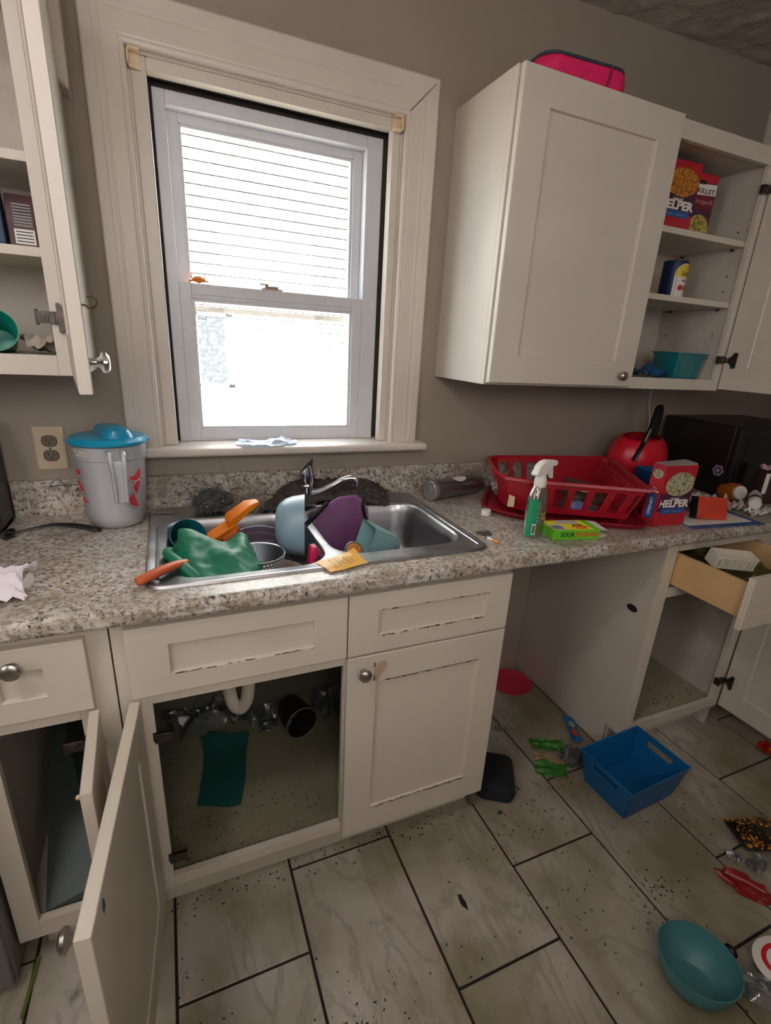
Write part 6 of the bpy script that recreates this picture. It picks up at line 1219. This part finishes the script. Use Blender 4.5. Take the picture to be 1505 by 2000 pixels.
t = thing('lunch_case', 'black soft rounded case on the floor beside the sink cabinet', 'case', (1.035, -0.545, 0.0005), rz=math.radians(-32))
bm = bmesh.new(); L = [[(x, y, z) for x, y in rrect(w, d_, r_, 8)] for w, d_, z, r_ in ((0.105, 0.15, 0, 0.02), (0.125, 0.17, 0.008, 0.03), (0.128, 0.173, 0.030, 0.032), (0.120, 0.165, 0.052, 0.03), (0.100, 0.145, 0.058, 0.026))]
loft(bm, L); bc = obj('shell', bm, mat('black_fabric', '#12171c', 0.75, 0, 0.15, 0.3, 200), t, smooth=True)
bm = bmesh.new(); ring = [(x, y, 0.030) for x, y in rrect(0.1285, 0.1735, 0.032, 8)]; tube(bm, ring + [ring[0]], 0.0022, 6); obj('zipper', bm, M_BLACK, bc)
bm = bmesh.new(); tube(bm, [(0.06, -0.02, 0.030), (0.085, -0.025, 0.012)], 0.002, 6); obj('zipper_pull', bm, M_BLACK, bc)
t = thing('pink_plate', 'thin round pink plastic plate on the floor in the dishwasher gap', 'plate', (1.425, -0.100, 0.0008))
bm = bmesh.new(); lathe(bm, [(0.001, 0), (0.080, 0.0), (0.094, 0.006), (0.096, 0.0065), (0.094, 0.008), (0.080, 0.002), (0.001, 0.002)], 44); obj('disc', bm, mat('pink_plate_plastic', '#cc2b4a', 0.4), t, smooth=True)
for k, (x, y, w, d_, h_, rz_, m_, lab) in enumerate((
    (1.325, -0.475, 0.125, 0.060, 0.022, -28, mat('leaf_green_film', '#2f6d1f', 0.45, 0, 0.25, nscale=40), 'crumpled green wrapper on the gap floor, the piece nearer the wall'),
    (1.262, -0.572, 0.115, 0.066, 0.020, -32, mat('leaf_green_film', '', 0.45), 'crumpled green wrapper on the gap floor, the piece nearer the black case'),
    (1.290, -0.524, 0.11, 0.045, 0.010, -30, mat('tan_film', '#96795a', 0.6), 'tan inside of the torn wrapper between the two green pieces'),
    (1.372, -0.560, 0.12, 0.10, 0.035, 20, M_FLM, 'dark clear plastic scrap between the green wrapper and the blue bin'),
    (1.487, -0.435, 0.045, 0.14, 0.010, -28, mat('blue_film', '#1f5f92', 0.45, 0, 0.3, nscale=60), 'small blue and red snack wrapper on the gap floor beside the side panel'),
    (1.512, -1.112, 0.075, 0.145, 0.020, 32, mat('red_film', '#8e1518', 0.4, 0, 0.25, nscale=40), 'dark red crumpled wrapper on the floor above the teal bowl'),
    (1.575, -1.040, 0.05, 0.05, 0.020, 0, M_CLEAR, 'small clear film scrap on the floor left of the bag of snack mix'),
    (1.615, -1.085, 0.09, 0.05, 0.024, 10, M_CLEAR, 'clear film scrap on the floor in front of the bag of snack mix'),
    (2.150, -0.790, 0.09, 0.07, 0.030, 15, mat('red_yellow_film', '#b3221e', 0.4, 0, 0.3, nscale=40), 'red snack wrapper on the floor under the open right base door'),
    (1.285, -1.290, 0.075, 0.160, 0.045, 32, M_CLEAR, 'crumpled clear packaging film on the floor right of the teal bowl'),
    (1.205, -0.330, 0.06, 0.03, 0.006, -20, M_CLEAR, 'thin clear film scrap on the floor in front of the pink plate'))):
    bm = crumple(w, d_, h_, 80 + k * 1.3, 18, 0.35, 0.10 if k not in (0, 1, 2, 4) else 0.03, th=0.0008, freq=1.5, cut=0.25 if k not in (0, 1, 2, 4) else 0.0); o = obj('wrapper', bm, m_, None, smooth=True); o.location = (x, y, 0.0008 + 0.0001 * k); o.rotation_euler = (0, 0, math.radians(rz_)); tag(o, lab, 'wrapper')
    if k == 4:
        bm = bmesh.new(); lathe(bm, [(0.014, 0.0), (0.001, 0.001)], 16, TR((0, -0.028, 0.011)), sx=0.8, sy=1.5); obj('red_print', bm, mat('red_print_mat', '#b8382a', 0.5), o)
        bm = bmesh.new(); lathe(bm, [(0.014, 0.0), (0.001, 0.001)], 16, TR((0, 0.018, 0.011)), sx=0.9, sy=1.3); obj('white_print', bm, mat('grey_print', '', 0.5), o)
    if k == 8:
        for q in range(4):
            bm = bmesh.new(); lathe(bm, [(0.008, 0), (0.001, 0.002)], 8, TR((-0.02 + q * 0.012, -0.02 + 0.006 * q, 0.022))); obj('yellow_print', bm, MYe, o)
    if k == 5:
        bm = bmesh.new(); tube(bm, [(0.002, 0.05, 0.017), (0.004, 0.0, 0.020), (0.002, -0.05, 0.017)], 0.004, 6, flat=0.4); obj('pale_seam', bm, mat('pale_pink_seam', '#b06a6c', 0.5), o)
# bag of snack mix
t = thing('snack_bag', 'bag of brown and orange snack mix on the floor at the right picture edge', 'bag', (1.70, -1.035, 0.0008), rz=math.radians(-20))
M_SM = mat('snack_film', '#20180f', 0.3, 0, 0.3)
bm = bmesh.new(); L = []
for k in range(9):
    u_ = k / 8 - 0.5; hgt = 0.030 * math.sqrt(max(0.01, 1 - (2 * u_) ** 2)); L.append([(u_ * 0.17, math.cos(a) * 0.052, 0.032 + 0.0005 + hgt * math.sin(a)) for a in [2 * PI * q / 20 for q in range(20)]])
loft(bm, L); sb = obj('bag_body', bm, M_SM, t, smooth=True)
R = random.Random(3); bm = bmesh.new(); bm2 = bmesh.new()
for i in range(190):
    u_ = R.uniform(-0.46, 0.46); a = R.uniform(0.05, PI - 0.05); hgt = 0.030 * math.sqrt(max(0.05, 1 - (2 * u_) ** 2)); c = Vector((u_ * 0.17, math.cos(a) * 0.052, 0.033 + hgt * math.sin(a))); s = R.uniform(0.003, 0.0065)
    lathe(bm if i % 2 else bm2, [(0.001, -s * 0.4), (s, 0), (s * 0.6, s * 0.5), (0.001, s * 0.55)], 6, TR(c) @ RZ(R.uniform(0, 180)) @ RX(R.uniform(-30, 30)), sy=0.6)
obj('snack_pieces', bm, mat('orange_snack', '#b8761c', 0.6, 0, 0.4, nscale=90), sb, kind='stuff'); obj('dark_snack_pieces', bm2, mat('brown_snack', '#5a3c1c', 0.7, 0, 0.3, nscale=90), sb, kind='stuff')
# white-red packaging at lower right
t = thing('food_tub_lid', 'white plastic lid with a red ring lying at the lower right picture edge', 'lid', (1.365, -1.290, 0.050), rot=(math.radians(-10), math.radians(-14), 0))
bm = bmesh.new(); lathe(bm, [(0.001, 0), (0.058, 0), (0.060, 0.006), (0.055, 0.009), (0.001, 0.0085)], 40); l_ = obj('disc', bm, M_WHITE, t, smooth=True)
bm = bmesh.new(); ring = [(0.036 * math.cos(a), 0.036 * math.sin(a), 0.0088) for a in [2 * PI * k / 36 for k in range(37)]]; tube(bm, ring, 0.0055, 6, caps=False, flat=0.25); obj('red_ring', bm, M_RP, l_, smooth=True)
bm = crumple(0.13, 0.12, 0.050, 95.0, 14, 0.6, 0.2, th=0.001); bmesh.ops.translate(bm, verts=bm.verts[:], vec=(1.372, -1.295, 0.0009)); tag(obj('packaging_film', bm, M_CLEAR, smooth=True), 'clear packaging beneath the white lid with the red ring', 'packaging')
bm = bmesh.new(); lathe(bm, [(0.004, 0), (0.013, 0.006), (0.015, 0.016), (0.010, 0.026), (0.002, 0.030)], 10, TR((1.300, -1.214, 0.0005)), sx=0.8, sy=1.2); tag(obj('black_plug', bm, M_BLACK, smooth=True), 'small black rubber piece on the floor between teal bowl and clear film', 'plug')
# floor crumbs: several clusters
R = random.Random(21); bm = bmesh.new()
def specks(bm, cx_, cy_, sx_, sy_, n_, smin=0.0009, smax=0.003):
    for i in range(n_):
        x, y = R.gauss(cx_, sx_), R.gauss(cy_, sy_); s = R.uniform(smin, smax); a = R.uniform(0, PI)
        if y > -0.566 and -0.05 < x < 0.92: continue
        if y > -0.62 and x > 1.52: continue
        if x < -0.30 or y > -0.02 or x > 2.8: continue
        tube(bm, [(x, y, 0.0012), (x + math.cos(a) * s * 2.2, y + math.sin(a) * s * 2.2, 0.0012)], [s * 0.8, s * 0.45], 5, flat=0.6)
for q in ((0.25, -0.60, 0.2, 0.02, 90), (0.68, -0.61, 0.08, 0.015, 60), (0.93, -0.70, 0.10, 0.05, 35), (1.10, -0.78, 0.10, 0.06, 35), (0.34, -1.02, 0.05, 0.06, 60), (0.46, -1.05, 0.04, 0.07, 40), (1.02, -1.00, 0.10, 0.08, 30), (1.27, -1.03, 0.04, 0.03, 50), (1.22, -1.06, 0.12, 0.1, 40), (1.55, -0.85, 0.12, 0.06, 50), (1.20, -0.62, 0.08, 0.04, 45), (0.05, -0.80, 0.04, 0.10, 25), (0.70, -0.95, 0.1, 0.1, 20), (1.75, -0.6, 0.12, 0.01, 40)): specks(bm, *q)
tag(obj('crumbs', bm, MATS['dark_crumbs']), 'dark crumbs and dirt specks scattered over the tiled floor', 'crumbs', kind='stuff')
for (x, y, w, d_, c_, lab) in ((0.725, -0.855, 0.008, 0.022, '#25210f', 'small dark crumb pile on the large tile below the shut sink door'), (0.985, -0.655, 0.010, 0.006, '#1e4a2c', 'tiny green scrap on the floor right of the shut sink door')):
    bm = crumple(w * 2, d_ * 2, 0.004, 99 + x, 6, th=0.0008); bmesh.ops.translate(bm, verts=bm.verts[:], vec=(x, y, 0.0008)); tag(obj('scrap', bm, mat('scrap_' + c_[1:], c_, 0.9)), lab, 'scrap')
